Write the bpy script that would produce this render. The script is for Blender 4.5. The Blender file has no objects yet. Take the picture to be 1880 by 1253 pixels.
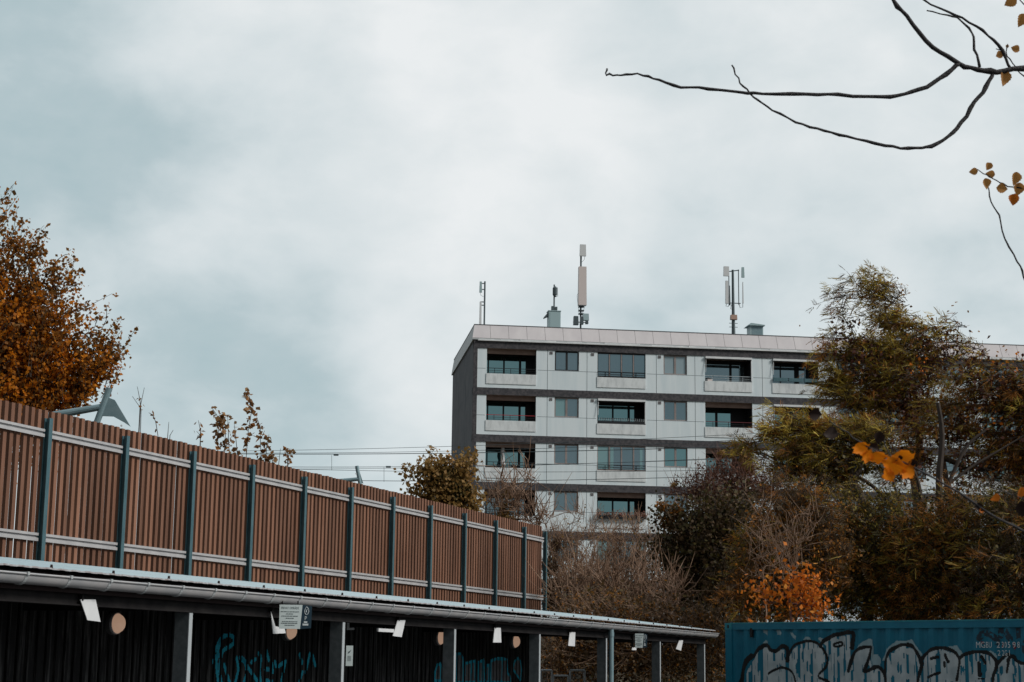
import bpy, math, random
import numpy as np
from mathutils import Vector, Matrix
sc = bpy.context.scene
R_ = math.radians
# ------------------------------------------------------------------ camera
FPX, PITCH, ROLL = 3141.5, .1866, .0127
TF, TB = .36, 1.4405                      # headings of the fence line and of the long facade
CAM = np.array([0., 0., 1.8])
_F = np.array([0, math.cos(PITCH), math.sin(PITCH)])
_U0 = np.array([0, -math.sin(PITCH), math.cos(PITCH)])
_R = math.cos(ROLL)*np.array([1., 0, 0]) + math.sin(ROLL)*_U0
_U = -math.sin(ROLL)*np.array([1., 0, 0]) + math.cos(ROLL)*_U0
cd = bpy.data.cameras.new('camera'); cam = bpy.data.objects.new('camera', cd); sc.collection.objects.link(cam)
cd.sensor_width = 36; cd.lens = FPX/1880*36; cd.clip_start = .1; cd.clip_end = 3000
cam.matrix_world = Matrix(((_R[0], _U[0], -_F[0], 0), (_R[1], _U[1], -_F[1], 0), (_R[2], _U[2], -_F[2], 1.8), (0, 0, 0, 1)))
cd.dof.use_dof = True; cd.dof.focus_distance = 70; cd.dof.aperture_fstop = 22
sc.camera = cam
sc.view_settings.view_transform = 'Standard'; sc.view_settings.look = 'None'
sc.view_settings.exposure = 0; sc.view_settings.gamma = 1

def ray(x, y): return _F + _R*(x-940)/FPX - _U*(y-626.5)/FPX
def pt(x, y, Z):
    v = ray(x, y); return CAM + v*(Z/v[1])
def unit(v): v = np.asarray(v, float); return v/np.linalg.norm(v)

# ------------------------------------------------------------------ sky and sun
SUN_EL, SUN_AZ = R_(36), R_(112)          # azimuth from +Y towards +X: high behind the camera, to the right
w = bpy.data.worlds.new('World'); sc.world = w; w.use_nodes = True
nt = w.node_tree; nt.nodes.clear()
def wn(t, **k):
    n = nt.nodes.new(t)
    for a, b in k.items(): setattr(n, a, b)
    return n
def wmath(op, a, b=None, c=None):
    n = wn('ShaderNodeMath', operation=op)
    for i, v in enumerate((a, b, c)):
        if v is None: continue
        if isinstance(v, (int, float)): n.inputs[i].default_value = v
        else: nt.links.new(v, n.inputs[i])
    return n.outputs[0]
out = wn('ShaderNodeOutputWorld'); bg = wn('ShaderNodeBackground'); nt.links.new(bg.outputs[0], out.inputs[0])
sky = wn('ShaderNodeTexSky', sky_type='NISHITA', sun_disc=False, sun_elevation=SUN_EL, sun_rotation=SUN_AZ)
tc = wn('ShaderNodeTexCoord')
mp = wn('ShaderNodeMapping'); mp.inputs['Scale'].default_value = (1, 1, 1.6); nt.links.new(tc.outputs['Generated'], mp.inputs[0])
def noise(scale, detail, rough, src, dist=0):
    n = wn('ShaderNodeTexNoise'); n.inputs['Scale'].default_value = scale; n.inputs['Detail'].default_value = detail
    n.inputs['Roughness'].default_value = rough; n.inputs['Distortion'].default_value = dist
    nt.links.new(src, n.inputs['Vector']); return n
wd = noise(5, 2, .5, mp.outputs[0])
vs = wn('ShaderNodeVectorMath', operation='SUBTRACT'); nt.links.new(wd.outputs['Color'], vs.inputs[0]); vs.inputs[1].default_value = (.5, .5, .5)
vm = wn('ShaderNodeVectorMath', operation='SCALE'); nt.links.new(vs.outputs[0], vm.inputs[0]); vm.inputs['Scale'].default_value = .13
va = wn('ShaderNodeVectorMath', operation='ADD'); nt.links.new(tc.outputs['Generated'], va.inputs[0]); nt.links.new(vm.outputs[0], va.inputs[1])
n1 = noise(7, 5, .48, mp.outputs[0], .3)
n2 = noise(20, 7, .56, mp.outputs[0], .2)
v = wmath('MULTIPLY_ADD', n1.outputs['Fac'], 1.0, .23)
v = wmath('MULTIPLY_ADD', wmath('SUBTRACT', n2.outputs['Fac'], .5), .40, v)
# cloud banks: (pixel direction, radius in pixels, amount)
BANKS = [(10, 110, 340, -.62), (-60, 330, 300, -.2), (440, 660, 230, -.42), (300, 900, 330, -.38), (650, 700, 160, -.25), (560, 30, 200, -.15),
         (1230, 60, 170, -.32), (1060, 400, 150, -.14), (430, 540, 130, -.12), (1230, 560, 160, -.18), (1650, 480, 240, -.22), (1850, 620, 160, -.3),
         (850, 260, 300, .22), (1180, 260, 250, .2), (450, 430, 160, .2), (300, 60, 170, .15), (1700, 330, 200, .15), (780, 620, 150, .12)]
for (bx, by, br, am) in BANKS:
    c = unit(ray(bx, by))
    d = wn('ShaderNodeVectorMath', operation='DISTANCE'); nt.links.new(va.outputs[0], d.inputs[0]); d.inputs[1].default_value = tuple(c)
    m = wn('ShaderNodeMapRange', interpolation_type='SMOOTHERSTEP'); nt.links.new(d.outputs['Value'], m.inputs[0])
    m.inputs[1].default_value = br*1.6/FPX; m.inputs[2].default_value = 0; m.inputs[3].default_value = 0; m.inputs[4].default_value = am*(.62 if am < 0 else .8)
    v = wmath('ADD', v, m.outputs[0])
cr = wn('ShaderNodeValToRGB'); nt.links.new(v, cr.inputs[0])
e = cr.color_ramp.elements
e[0].position = 0; e[0].color = (.33, .475, .51, 1); e[1].position = 1; e[1].color = (.86, .885, .89, 1)
x = e.new(.35); x.color = (.47, .575, .605, 1); x = e.new(.62); x.color = (.66, .73, .75, 1)
dk = wn('ShaderNodeVectorMath', operation='DOT_PRODUCT'); nt.links.new(tc.outputs['Generated'], dk.inputs[0]); dk.inputs[1].default_value = (-.42, -.88, -.22)  # added dimming of the unseen sky behind the camera, deepens shade on slat ends
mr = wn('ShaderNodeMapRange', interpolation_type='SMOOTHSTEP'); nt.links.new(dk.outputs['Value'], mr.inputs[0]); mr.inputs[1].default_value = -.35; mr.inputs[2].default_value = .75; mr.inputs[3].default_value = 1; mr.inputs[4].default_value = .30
mx = wn('ShaderNodeMixRGB', blend_type='MIX'); mx.inputs[0].default_value = .95
ns = wn('ShaderNodeMixRGB', blend_type='MULTIPLY'); ns.inputs[0].default_value = 1; ns.inputs[2].default_value = (.1, .1, .1, 1)
nt.links.new(sky.outputs[0], ns.inputs[1]); nt.links.new(ns.outputs[0], mx.inputs[1]); nt.links.new(cr.outputs[0], mx.inputs[2])
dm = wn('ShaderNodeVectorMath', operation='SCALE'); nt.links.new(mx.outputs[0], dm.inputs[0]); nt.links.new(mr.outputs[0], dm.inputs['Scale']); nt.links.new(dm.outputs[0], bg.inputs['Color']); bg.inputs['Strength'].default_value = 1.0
sl = bpy.data.lights.new('sun', 'SUN'); sl.energy = 2.35; sl.angle = R_(14); sl.color = (1, .96, .9)
so = bpy.data.objects.new('sun', sl); sc.collection.objects.link(so)
sd = Vector((math.sin(SUN_AZ)*math.cos(SUN_EL), math.cos(SUN_AZ)*math.cos(SUN_EL), math.sin(SUN_EL)))
so.rotation_euler = sd.to_track_quat('Z', 'Y').to_euler(); so.location = (60, -60, 80)

# ------------------------------------------------------------------ materials
def mat(name, col, rough=.7, metal=0, col2=None, scale=4, amt=1., bump=0, bscale=30, stretch=(1, 1, 1), spec=.4, contrast=(.35, .65)):
    m = bpy.data.materials.new(name); m.use_nodes = True; t = m.node_tree; p = t.nodes['Principled BSDF']
    p.inputs['Roughness'].default_value = rough; p.inputs['Metallic'].default_value = metal
    p.inputs['Specular IOR Level'].default_value = spec; p.inputs['Base Color'].default_value = (*col, 1)
    tcn = t.nodes.new('ShaderNodeTexCoord'); mpn = t.nodes.new('ShaderNodeMapping'); mpn.inputs['Scale'].default_value = stretch
    t.links.new(tcn.outputs['Object'], mpn.inputs[0])
    if col2:
        n = t.nodes.new('ShaderNodeTexNoise'); n.inputs['Scale'].default_value = scale; n.inputs['Detail'].default_value = 6; n.inputs['Roughness'].default_value = .6
        t.links.new(mpn.outputs[0], n.inputs['Vector'])
        r = t.nodes.new('ShaderNodeValToRGB'); r.color_ramp.elements[0].position = contrast[0]; r.color_ramp.elements[1].position = contrast[1]
        r.color_ramp.elements[0].color = (*col, 1); r.color_ramp.elements[1].color = (*col2, 1)
        t.links.new(n.outputs['Fac'], r.inputs[0]); t.links.new(r.outputs[0], p.inputs['Base Color'])
    if bump:
        n = t.nodes.new('ShaderNodeTexNoise'); n.inputs['Scale'].default_value = bscale; n.inputs['Detail'].default_value = 4
        t.links.new(mpn.outputs[0], n.inputs['Vector'])
        b = t.nodes.new('ShaderNodeBump'); b.inputs['Strength'].default_value = bump; b.inputs['Distance'].default_value = .02
        t.links.new(n.outputs['Fac'], b.inputs['Height']); t.links.new(b.outputs[0], p.inputs['Normal'])
    return m
def leafmat(name, cols, trans=.35, rough=.6):
    m = bpy.data.materials.new(name); m.use_nodes = True; t = m.node_tree; t.nodes.clear()
    o = t.nodes.new('ShaderNodeOutputMaterial'); g = t.nodes.new('ShaderNodeNewGeometry')
    r = t.nodes.new('ShaderNodeValToRGB'); r.color_ramp.interpolation = 'LINEAR'
    els = r.color_ramp.elements
    for i, c in enumerate(cols):
        q = els[i] if i < 2 else els.new(0)
    for i, c in enumerate(cols):
        els[i].position = i/(len(cols)-1) if i else 0
    for i, c in enumerate(cols):
        els[i].position = i/(len(cols)-1); els[i].color = (*c, 1)
    t.links.new(g.outputs['Random Per Island'], r.inputs[0])
    d = t.nodes.new('ShaderNodeBsdfPrincipled'); d.inputs['Roughness'].default_value = rough; d.inputs['Specular IOR Level'].default_value = .25
    tr = t.nodes.new('ShaderNodeBsdfTranslucent'); mxn = t.nodes.new('ShaderNodeMixShader'); mxn.inputs[0].default_value = trans
    t.links.new(r.outputs[0], d.inputs['Base Color']); t.links.new(r.outputs[0], tr.inputs[0])
    t.links.new(d.outputs[0], mxn.inputs[1]); t.links.new(tr.outputs[0], mxn.inputs[2]); t.links.new(mxn.outputs[0], o.inputs[0])
    return m
def glassmat(name, base, tint, fac):
    m = bpy.data.materials.new(name); m.use_nodes = True; t = m.node_tree; t.nodes.clear()
    o = t.nodes.new('ShaderNodeOutputMaterial'); d = t.nodes.new('ShaderNodeBsdfDiffuse'); d.inputs[0].default_value = (*base, 1)
    g = t.nodes.new('ShaderNodeBsdfGlossy'); g.inputs[0].default_value = (*tint, 1); g.inputs['Roughness'].default_value = .03
    mxn = t.nodes.new('ShaderNodeMixShader'); mxn.inputs[0].default_value = fac
    t.links.new(d.outputs[0], mxn.inputs[1]); t.links.new(g.outputs[0], mxn.inputs[2]); t.links.new(mxn.outputs[0], o.inputs[0])
    return m
M = {}
M['facade'] = mat('facade_white_render', (.63, .73, .775), .85, col2=(.73, .81, .845), scale=1.1, bump=.15, bscale=8, stretch=(1.6, 1, .16), contrast=(.3, .55))
M['parapet_conc'] = mat('stained_balcony_concrete', (.54, .575, .59), .85, col2=(.72, .76, .775), scale=2.6, bump=.2, bscale=12, stretch=(1.3, 1, .45), contrast=(.32, .56))
M['dark_conc'] = mat('dark_pebble_concrete', (.040, .041, .048), .95, col2=(.10, .094, .10), scale=7, bump=.5, bscale=40)
M['side_wall'] = mat('dark_gable_slabs', (.070, .078, .088), .9, col2=(.10, .105, .115), scale=1.0, bump=.2, bscale=20)
M['roof_panel'] = mat('pinkish_roof_edge_panel', (.52, .49, .505), .7, col2=(.60, .57, .58), scale=.8, stretch=(1, 1, .4))
M['roof_side'] = mat('pale_roof_edge_side', (.42, .45, .46), .7, col2=(.5, .53, .54), scale=1)
M['lip'] = mat('white_drip_edge', (.62, .65, .67), .6, col2=(.75, .77, .78), scale=2)
M['joint'] = mat('joint_sealant', (.10, .13, .15), .9)
M['trim_dark'] = mat('dark_edge_flashing', (.09, .10, .11), .6)
M['soffit'] = mat('brown_soffit', (.45, .33, .27), .9, col2=(.5, .38, .32), scale=2)
M['fascia_brown'] = mat('brown_balcony_fascia', (.22, .15, .125), .9, col2=(.27, .19, .16), scale=3)
M['roof_joint'] = mat('roof_panel_joint', (.22, .21, .215), .9)
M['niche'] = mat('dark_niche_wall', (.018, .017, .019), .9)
M['frame_black'] = mat('black_window_frame', (.012, .013, .016), .6)
M['frame_grey'] = mat('taupe_window_frame', (.23, .195, .19), .6, col2=(.29, .25, .24), scale=3)
M['rail_black'] = mat('black_railing', (.012, .014, .018), .5)
M['rail_red'] = mat('red_railing', (.36, .03, .04), .5)
M['rail_wine'] = mat('wine_railing', (.13, .02, .03), .5)
M['rail_white'] = mat('pale_railing', (.4, .45, .48), .5)
M['glass'] = glassmat('teal_glass', (.012, .03, .034), (.55, .95, 1.), .62)
M['glass_dk'] = glassmat('grey_glass', (.04, .06, .07), (.66, .9, 1.), .50)
M['glass_blind'] = glassmat('glass_over_blind', (.30, .38, .42), (.6, .8, .85), .15)
M['curtain'] = glassmat('glass_over_curtain', (.22, .36, .38), (.5, .8, .85), .2)
M['slat'] = mat('brown_composite_slat', (.155, .070, .041), .8, col2=(.255, .124, .078), scale=1.2, bump=.15, bscale=30, stretch=(3, 3, .3))
_t = M['slat'].node_tree; _g = _t.nodes.new('ShaderNodeNewGeometry'); _m = _t.nodes.new('ShaderNodeMapRange'); _m.inputs[3].default_value = .72; _m.inputs[4].default_value = 1.15
_h = _t.nodes.new('ShaderNodeHueSaturation'); _t.links.new(_g.outputs['Random Per Island'], _m.inputs[0]); _t.links.new(_m.outputs[0], _h.inputs['Value'])
_l = _t.nodes['Principled BSDF'].inputs['Base Color'].links[0].from_socket; _t.links.new(_l, _h.inputs['Color']); _t.links.new(_h.outputs[0], _t.nodes['Principled BSDF'].inputs['Base Color'])
M['galv'] = mat('blue_grey_galvanised', (.055, .125, .15), .55, metal=.3, col2=(.085, .165, .19), scale=9, stretch=(1, 1, .3))
M['rail_alu'] = mat('pale_aluminium_rail', (.38, .38, .39), .5, metal=.1, col2=(.47, .465, .47), scale=3)
M['cp_post'] = mat('grey_carport_steel', (.11, .13, .14), .6, metal=.1, col2=(.17, .19, .20), scale=14)
M['cp_edge'] = mat('lit_post_face_gate_steel', (.36, .39, .41), .6, col2=(.38, .41, .43), scale=8)
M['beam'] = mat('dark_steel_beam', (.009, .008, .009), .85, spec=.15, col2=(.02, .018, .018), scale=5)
M['gutter'] = mat('grey_zinc_gutter', (.31, .32, .335), .45, metal=.1, col2=(.42, .405, .405), scale=2.5, stretch=(1, 1, 1))
M['bracket'] = mat('gutter_bracket', (.36, .38, .39), .5)
M['roofsheet'] = mat('pale_blue_roof_sheet', (.30, .42, .46), .35, metal=.2, col2=(.42, .53, .57), scale=1.5, stretch=(.4, 3, 1))
M['roofrust'] = mat('grimy_sheet_edge', (.26, .22, .22), .7, col2=(.42, .44, .46), scale=20)
M['fascia'] = mat('rusty_dark_fascia', (.02, .010, .010), .9)
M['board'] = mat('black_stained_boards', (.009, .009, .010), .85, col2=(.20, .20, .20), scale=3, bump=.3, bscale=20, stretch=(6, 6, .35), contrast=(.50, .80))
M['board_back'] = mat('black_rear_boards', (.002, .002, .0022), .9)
M['lamp_glass'] = mat('peach_lamp_glass', (.75, .50, .37), .3, col2=(.8, .6, .48), scale=4)
_p = M['lamp_glass'].node_tree.nodes['Principled BSDF']; _p.inputs['Emission Color'].default_value = (1, .62, .42, 1); _p.inputs['Emission Strength'].default_value = .28   # dim lit lamps
M['lamp_base'] = mat('grey_lamp_base', (.12, .12, .125), .6)
M['white_tin'] = mat('white_enamel_tin', (.60, .61, .63), .5, col2=(.69, .70, .71), scale=4)
M['sign_white'] = mat('pale_sign_face', (.56, .64, .64), .5, col2=(.62, .70, .70), scale=5)
M['sign_navy'] = mat('navy_sign_face', (.012, .035, .055), .5)
M['sign_ink'] = mat('grey_sign_print', (.10, .13, .14), .7)
M['sign_wink'] = mat('white_sign_print', (.6, .66, .68), .7)
M['cont'] = mat('teal_container_paint', (.001, .125, .205), .5, col2=(.003, .17, .265), scale=2.2, bump=.1, bscale=15)
M['cont_edge'] = mat('teal_container_rail', (.01, .19, .26), .4, col2=(.03, .3, .35), scale=3)
M['spray_grey'] = mat('silver_grey_spray', (.36, .43, .46), .7, col2=(.52, .58, .60), scale=2.5, stretch=(1, 1, 1), contrast=(.38, .6))
M['spray_black'] = mat('black_spray', (.006, .007, .008), .7)
M['spray_pale'] = mat('pale_spray_patch', (.28, .40, .44), .7)
M['spray_blue'] = mat('blue_spray', (.008, .38, .55), .6, col2=(.012, .52, .72), scale=8)
M['spray_dim'] = mat('dim_grey_spray', (.13, .13, .14), .8, col2=(.22, .22, .23), scale=9)
M['spray_red'] = mat('red_spray', (.22, .01, .02), .7)
M['bark'] = mat('brown_bark', (.045, .032, .025), .9, col2=(.08, .06, .048), scale=6, bump=.4, bscale=30)
M['twig'] = mat('pale_dry_twig', (.17, .098, .06), .85, col2=(.33, .215, .15), scale=3)
M['twig_red'] = mat('reddish_twig', (.13, .06, .045), .85, col2=(.19, .10, .075), scale=3)
M['twig_dk'] = mat('dark_twig', (.035, .026, .022), .85, col2=(.06, .045, .035), scale=3)
M['bark_near'] = mat('charcoal_smooth_bark', (.020, .019, .021), .75, col2=(.055, .050, .052), scale=30, bump=.4, bscale=120)
M['antenna_w'] = mat('white_antenna_plastic', (.62, .64, .65), .5)
M['antenna_p'] = mat('pinkish_antenna_plastic', (.64, .57, .55), .5)
M['antenna_t'] = mat('grey_green_cabinet', (.34, .46, .48), .5)
M['antenna_m'] = mat('dark_mast_steel', (.08, .105, .115), .5, metal=.3)
M['tan'] = mat('tan_junction_box', (.42, .28, .22), .6)
M['tube'] = mat('grey_blue_tube', (.17, .26, .29), .5, metal=.2, col2=(.22, .31, .34), scale=5)
M['asphalt'] = mat('asphalt', (.045, .045, .047), .9, col2=(.06, .06, .06), scale=3)
M['earth'] = mat('earth_bank', (.035, .028, .018), .95, col2=(.06, .05, .03), scale=2)
M['white_cloth'] = mat('off_white_cloth', (.55, .56, .57), .9)
M['flower'] = leafmat('flower_petals', [(.45, .2, .12), (.3, .08, .06), (.5, .35, .28), (.06, .06, .03)])
M['L_orange'] = leafmat('orange_poplar_leaf', [(.30, .09, .008), (.62, .21, .012), (.80, .30, .02), (.42, .15, .015), (.70, .22, .010)], .5)
M['L_brown'] = leafmat('olive_brown_leaf', [(.09, .05, .016), (.24, .11, .026), (.46, .18, .03), (.20, .10, .022)], .5)
M['L_rust'] = leafmat('rust_leaf', [(.22, .12, .035), (.36, .22, .07), (.14, .09, .025), (.42, .23, .08)])
M['L_sprig'] = leafmat('tan_orange_leaf', [(.20, .12, .05), (.36, .2, .09), (.14, .07, .03), (.42, .17, .04)])
M['L_olive'] = leafmat('olive_locust_leaf', [(.17, .135, .025), (.33, .25, .045), (.34, .17, .03)], .35)
M['L_gold'] = leafmat('gold_olive_leaf', [(.34, .25, .04), (.58, .46, .10), (.58, .38, .06)], .4)
M['L_deep'] = leafmat('deep_olive_leaf', [(.05, .038, .010), (.13, .08, .018), (.13, .05, .014)], .25)
M['L_ofeather'] = leafmat('brown_locust_leaf', [(.08, .03, .010), (.30, .115, .022), (.46, .19, .035), (.14, .055, .016)], .35)
M['L_dred'] = leafmat('dark_red_pods', [(.045, .018, .012), (.09, .03, .018), (.06, .022, .015)], .2)
M['L_dark'] = leafmat('dark_olive_leaf', [(.022, .021, .007), (.055, .046, .012), (.11, .082, .018), (.035, .028, .010)], .2)
M['L_darkbr'] = leafmat('dark_brown_leaf', [(.05, .034, .018), (.13, .08, .038), (.08, .048, .025)], .2)
M['L_red'] = leafmat('reddish_small_leaf', [(.10, .045, .03), (.16, .07, .04), (.07, .03, .02)], .3)
M['L_flame'] = leafmat('flame_orange_leaf', [(.62, .15, .014), (.75, .22, .02), (.42, .11, .012), (.72, .30, .05)], .35)
M['L_near'] = leafmat('near_yellow_orange_leaf', [(.85, .19, .004), (.9, .25, .006), (.8, .22, .006)], .35)
M['L_neard'] = leafmat('near_dark_leaf', [(.018, .010, .008), (.03, .016, .012)], .15)
M['L_autumn'] = leafmat('ochre_brown_leaf', [(.34, .15, .04), (.42, .22, .07), (.48, .13, .02)], .4)

# ------------------------------------------------------------------ mesh helpers
class MB:
    def __init__(s): s.v = []; s.f = []; s.m = []; s.ms = []; s.cur = 0
    def mat(s, m):
        if m not in s.ms: s.ms.append(m)
        s.cur = s.ms.index(m); return s
    def add(s, vs, fs):
        o = len(s.v); s.v += [tuple(map(float, q)) for q in vs]; s.f += [tuple(i+o for i in q) for q in fs]; s.m += [s.cur]*len(fs); return s
    def box(s, x0, x1, y0, y1, z0, z1):
        return s.add([(x0, y0, z0), (x1, y0, z0), (x1, y1, z0), (x0, y1, z0), (x0, y0, z1), (x1, y0, z1), (x1, y1, z1), (x0, y1, z1)],
                     [(0, 3, 2, 1), (4, 5, 6, 7), (0, 1, 5, 4), (1, 2, 6, 5), (2, 3, 7, 6), (3, 0, 4, 7)])
    def quad(s, a, b, c, d): return s.add([a, b, c, d], [(0, 1, 2, 3)])
    def tube(s, pts, rads, n=8, cap=True):
        pts = [np.array(q, float) for q in pts]
        if isinstance(rads, (int, float)): rads = [rads]*len(pts)
        vs = []; up = None
        for i, q in enumerate(pts):
            d = unit(pts[min(i+1, len(pts)-1)] - pts[max(i-1, 0)])
            if up is None:
                up = np.cross(d, (0, 0, 1)) if abs(d[2]) < .9 else np.cross(d, (0, 1, 0))
            a = unit(up - d*(up@d)); b = np.cross(d, a); up = a
            for k in range(n):
                t = 2*math.pi*k/n; vs.append(q + rads[i]*(math.cos(t)*a + math.sin(t)*b))
        fs = []
        for i in range(len(pts)-1):
            for k in range(n):
                k2 = (k+1) % n; fs.append((i*n+k, i*n+k2, (i+1)*n+k2, (i+1)*n+k))
        if cap: fs += [tuple(range(n))[::-1], tuple(range((len(pts)-1)*n, len(pts)*n))]
        return s.add(vs, fs)
    def prism(s, poly, y0, y1):           # poly in x,z
        n = len(poly); vs = [(a, y0, b) for a, b in poly] + [(a, y1, b) for a, b in poly]
        return s.add(vs, [tuple(range(n)), tuple(range(n, 2*n))[::-1]] + [(i, i+n, (i+1) % n+n, (i+1) % n) for i in range(n)])
    def build(s, name, parent=None, m=None, smooth=False):
        me = bpy.data.meshes.new(name); me.from_pydata(s.v, [], s.f); 
        if m is not None: me.materials.append(m)
        else:
            for q in s.ms: me.materials.append(q)
            me.polygons.foreach_set('material_index', s.m)
        if smooth: me.polygons.foreach_set('use_smooth', [True]*len(s.f))
        me.update(); o = bpy.data.objects.new(name, me); sc.collection.objects.link(o)
        if parent: o.parent = parent
        return o
def npmesh(name, V, F, m, parent=None, matidx=None, smooth=False):
    me = bpy.data.meshes.new(name); V = np.asarray(V, np.float32); F = np.asarray(F, np.int32); k = F.shape[1]
    me.vertices.add(len(V)); me.vertices.foreach_set('co', V.ravel())
    me.loops.add(F.size); me.loops.foreach_set('vertex_index', F.ravel())
    me.polygons.add(len(F)); me.polygons.foreach_set('loop_start', np.arange(len(F), dtype=np.int32)*k)
    for q in (m if isinstance(m, (list, tuple)) else [m]): me.materials.append(q)
    if matidx is not None: me.polygons.foreach_set('material_index', np.asarray(matidx, np.int32))
    if smooth: me.polygons.foreach_set('use_smooth', np.ones(len(F), bool))
    me.update(calc_edges=True); me.validate()
    o = bpy.data.objects.new(name, me); sc.collection.objects.link(o)
    if parent: o.parent = parent
    return o
def tag(o, label=None, cat=None, group=None, kind=None):
    if label: o['label'] = label
    if cat: o['category'] = cat
    if group: o['group'] = group
    if kind: o['kind'] = kind
    return o
def empty(name, loc, rz=0, label=None, cat=None, group=None):
    o = bpy.data.objects.new(name, None); sc.collection.objects.link(o); o.location = tuple(map(float, loc)); o.rotation_euler = (0, 0, rz)
    o.empty_display_size = .2
    return tag(o, label, cat, group)
def copy_tree(o, parent=None):
    c = o.copy(); sc.collection.objects.link(c)
    if parent: c.parent = parent
    for ch in [q for q in KIDS.get(o.name, [])]: copy_tree(ch, c)
    return c
KIDS = {}
def kids(o):
    KIDS.clear()
    for q in bpy.data.objects:
        if q.parent: KIDS.setdefault(q.parent.name, []).append(q)

# ------------------------------------------------------------------ ground
g = MB(); g.quad((-900, -300, 0), (900, -300, 0), (900, 1500, 0), (-900, 1500, 0)); tag(g.build('ground', m=M['earth']), kind='structure')
g = MB(); g.quad((-30, -12, .004), (30, -12, .004), (30, 31, .004), (-30, 31, .004)); tag(g.build('car_park', m=M['asphalt']), kind='structure')
RZF = math.pi/2 - TF
def fr(s, d, z=0):                        # fence-frame coordinates to world
    return (s*math.sin(TF) - d*math.cos(TF), s*math.cos(TF) + d*math.sin(TF), z)
def onf(x, y, d):
    vv = ray(x, y); Dn = np.array([math.sin(TF), math.cos(TF), 0]); Nn = np.array([-math.cos(TF), math.sin(TF), 0])
    q = CAM + vv*(d/(vv@Nn)); return q@Dn, q[2]
b = MB()
prof = [(14.6, 0), (16.8, 2.7), (23, 2.9), (30, 1.2), (36, 0)]
for (d0, z0), (d1, z1) in zip(prof, prof[1:]):
    b.quad((5, d0, z0), (53, d0, z0), (53, d1, z1), (5, d1, z1))
b.add([(53, *q) for q in prof], [tuple(range(5))]); b.add([(5, *q) for q in prof], [tuple(range(5))])
o = b.build('embankment', m=M['earth'])
b = MB(); pr_ = [(60, 0), (62.5, 2.5), (66, 2.5), (69, 0)]
for (y0, z0), (y1, z1) in zip(pr_, pr_[1:]): b.quad((2, y0, z0), (70, y0, z0), (70, y1, z1), (2, y1, z1))
tag(b.build('railway_bank', m=M['earth']), kind='structure'); o.rotation_euler = (0, 0, RZF); tag(o, kind='structure')

# ------------------------------------------------------------------ apartment block
ct = math.cos(TB)
CORNER = np.array([-2.3594, 104.0, 0])
bld = empty('apartment_block', CORNER, math.pi/2 - TB, 'long pale apartment block with dark stone bands, recessed balconies and rooftop antennas', 'apartment block')
L = 54.72
B1_ = [(.83, 3.92), (7.77, 10.82), (14.62, 17.65)]; W1_ = [(5.08, 6.60), (11.97, 13.47)]; S1_ = [4.62, 7.11, 11.51, 13.98, 18.32]
Bs = list(B1_) + [(36.64-c_, 36.64-a_) for a_, c_ in reversed(B1_)]
Ws = list(W1_) + [(36.64-c_, 36.64-a_) for a_, c_ in reversed(W1_)]
Ss = list(S1_) + [36.64-a_ for a_ in reversed(S1_[:-1])] + [36.5]
Bs += [(a_+36.2, c_+36.2) for a_, c_ in B1_]; Ws += [(a_+36.2, c_+36.2) for a_, c_ in W1_]; Ss += [a_+36.2 for a_ in S1_]
ZT = [21.43 - 2.91*k for k in range(7)]
BH, SILL, PBOT, WBOT = .44, 2.05, 2.66, 1.69
DEPTH = 13.2
# facade walls
wall = MB(); band = MB(); joints = MB()
for k, zt in enumerate(ZT):
    zb = zt - BH; ze = zt - 2.91
    wall.mat(M['facade'])
    xs = sorted({.24, L-.24} | {q for t in Bs+Ws for q in t})
    for a_, c_ in zip(xs, xs[1:]):
        mid = (a_+c_)/2; bot = zb; typ = None
        for t in Bs:
            if t[0] < mid < t[1]: typ = 'B'
        for t in Ws:
            if t[0] < mid < t[1]: typ = 'W'
        top = zb if typ is None else (zt-SILL if typ == 'B' else zt-WBOT)
        wall.quad((a_, 0, ze), (c_, 0, ze), (c_, 0, top), (a_, 0, top))
        if typ:
            dp = 1.5 if typ == 'B' else .12
            wall.quad((a_, 0, top), (a_, .12, top), (a_, .12, zb), (a_, 0, zb)); wall.quad((c_, 0, top), (c_, 0, zb), (c_, .12, zb), (c_, .12, top))
            wall.quad((a_, 0, top), (c_, 0, top), (c_, .12, top), (a_, .12, top))
            if typ == 'W': wall.quad((a_, 0, zb), (a_, dp, zb), (c_, dp, zb), (c_, 0, zb))
    band.box(-.0, L, -.05, .02, zb, zt)
    for u in Ss:
        joints.box(u-.013, u+.013, -.004, .01, ze, zb-.001)
    prev = .24
    for t in sorted(Bs): 
        joints.box(prev, t[0]-.08, -.003, .01, zt-1.722, zt-1.70); prev = t[1]+.08
    joints.box(prev, L-.24, -.003, .01, zt-1.722, zt-1.70)
zlow = ZT[-1]-2.91
wall.mat(M['facade']); wall.quad((.24, 0, 0), (L-.24, 0, 0), (L-.24, 0, zlow), (.24, 0, zlow))
band.box(0, .24, -.05, .3, 0, ZT[-1]-BH); band.box(L-.24, L, -.05, .3, 0, ZT[-1]-BH)
for k in range(6): 
    band.box(0, .24, -.05, .3, ZT[k+1], ZT[k]-BH); band.box(L-.24, L, -.05, .3, ZT[k+1], ZT[k]-BH)
wall.mat(M['joint']); wall.v += []; o_ = len(wall.v); wall.v += joints.v; wall.f += [tuple(i+o_ for i in q_) for q_ in joints.f]; wall.m += [wall.cur]*len(joints.f); wall.build('facade_wall', bld)
band.build('stone_band', bld, m=M['dark_conc'])
sw = MB(); sw.mat(M['side_wall'])
sw.quad((0, .3, 0), (0, .3, 21.43), (0, DEPTH, 21.43), (0, DEPTH, 0)); sw.quad((L, .3, 0), (L, DEPTH, 0), (L, DEPTH, 21.43), (L, .3, 21.43))
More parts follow.
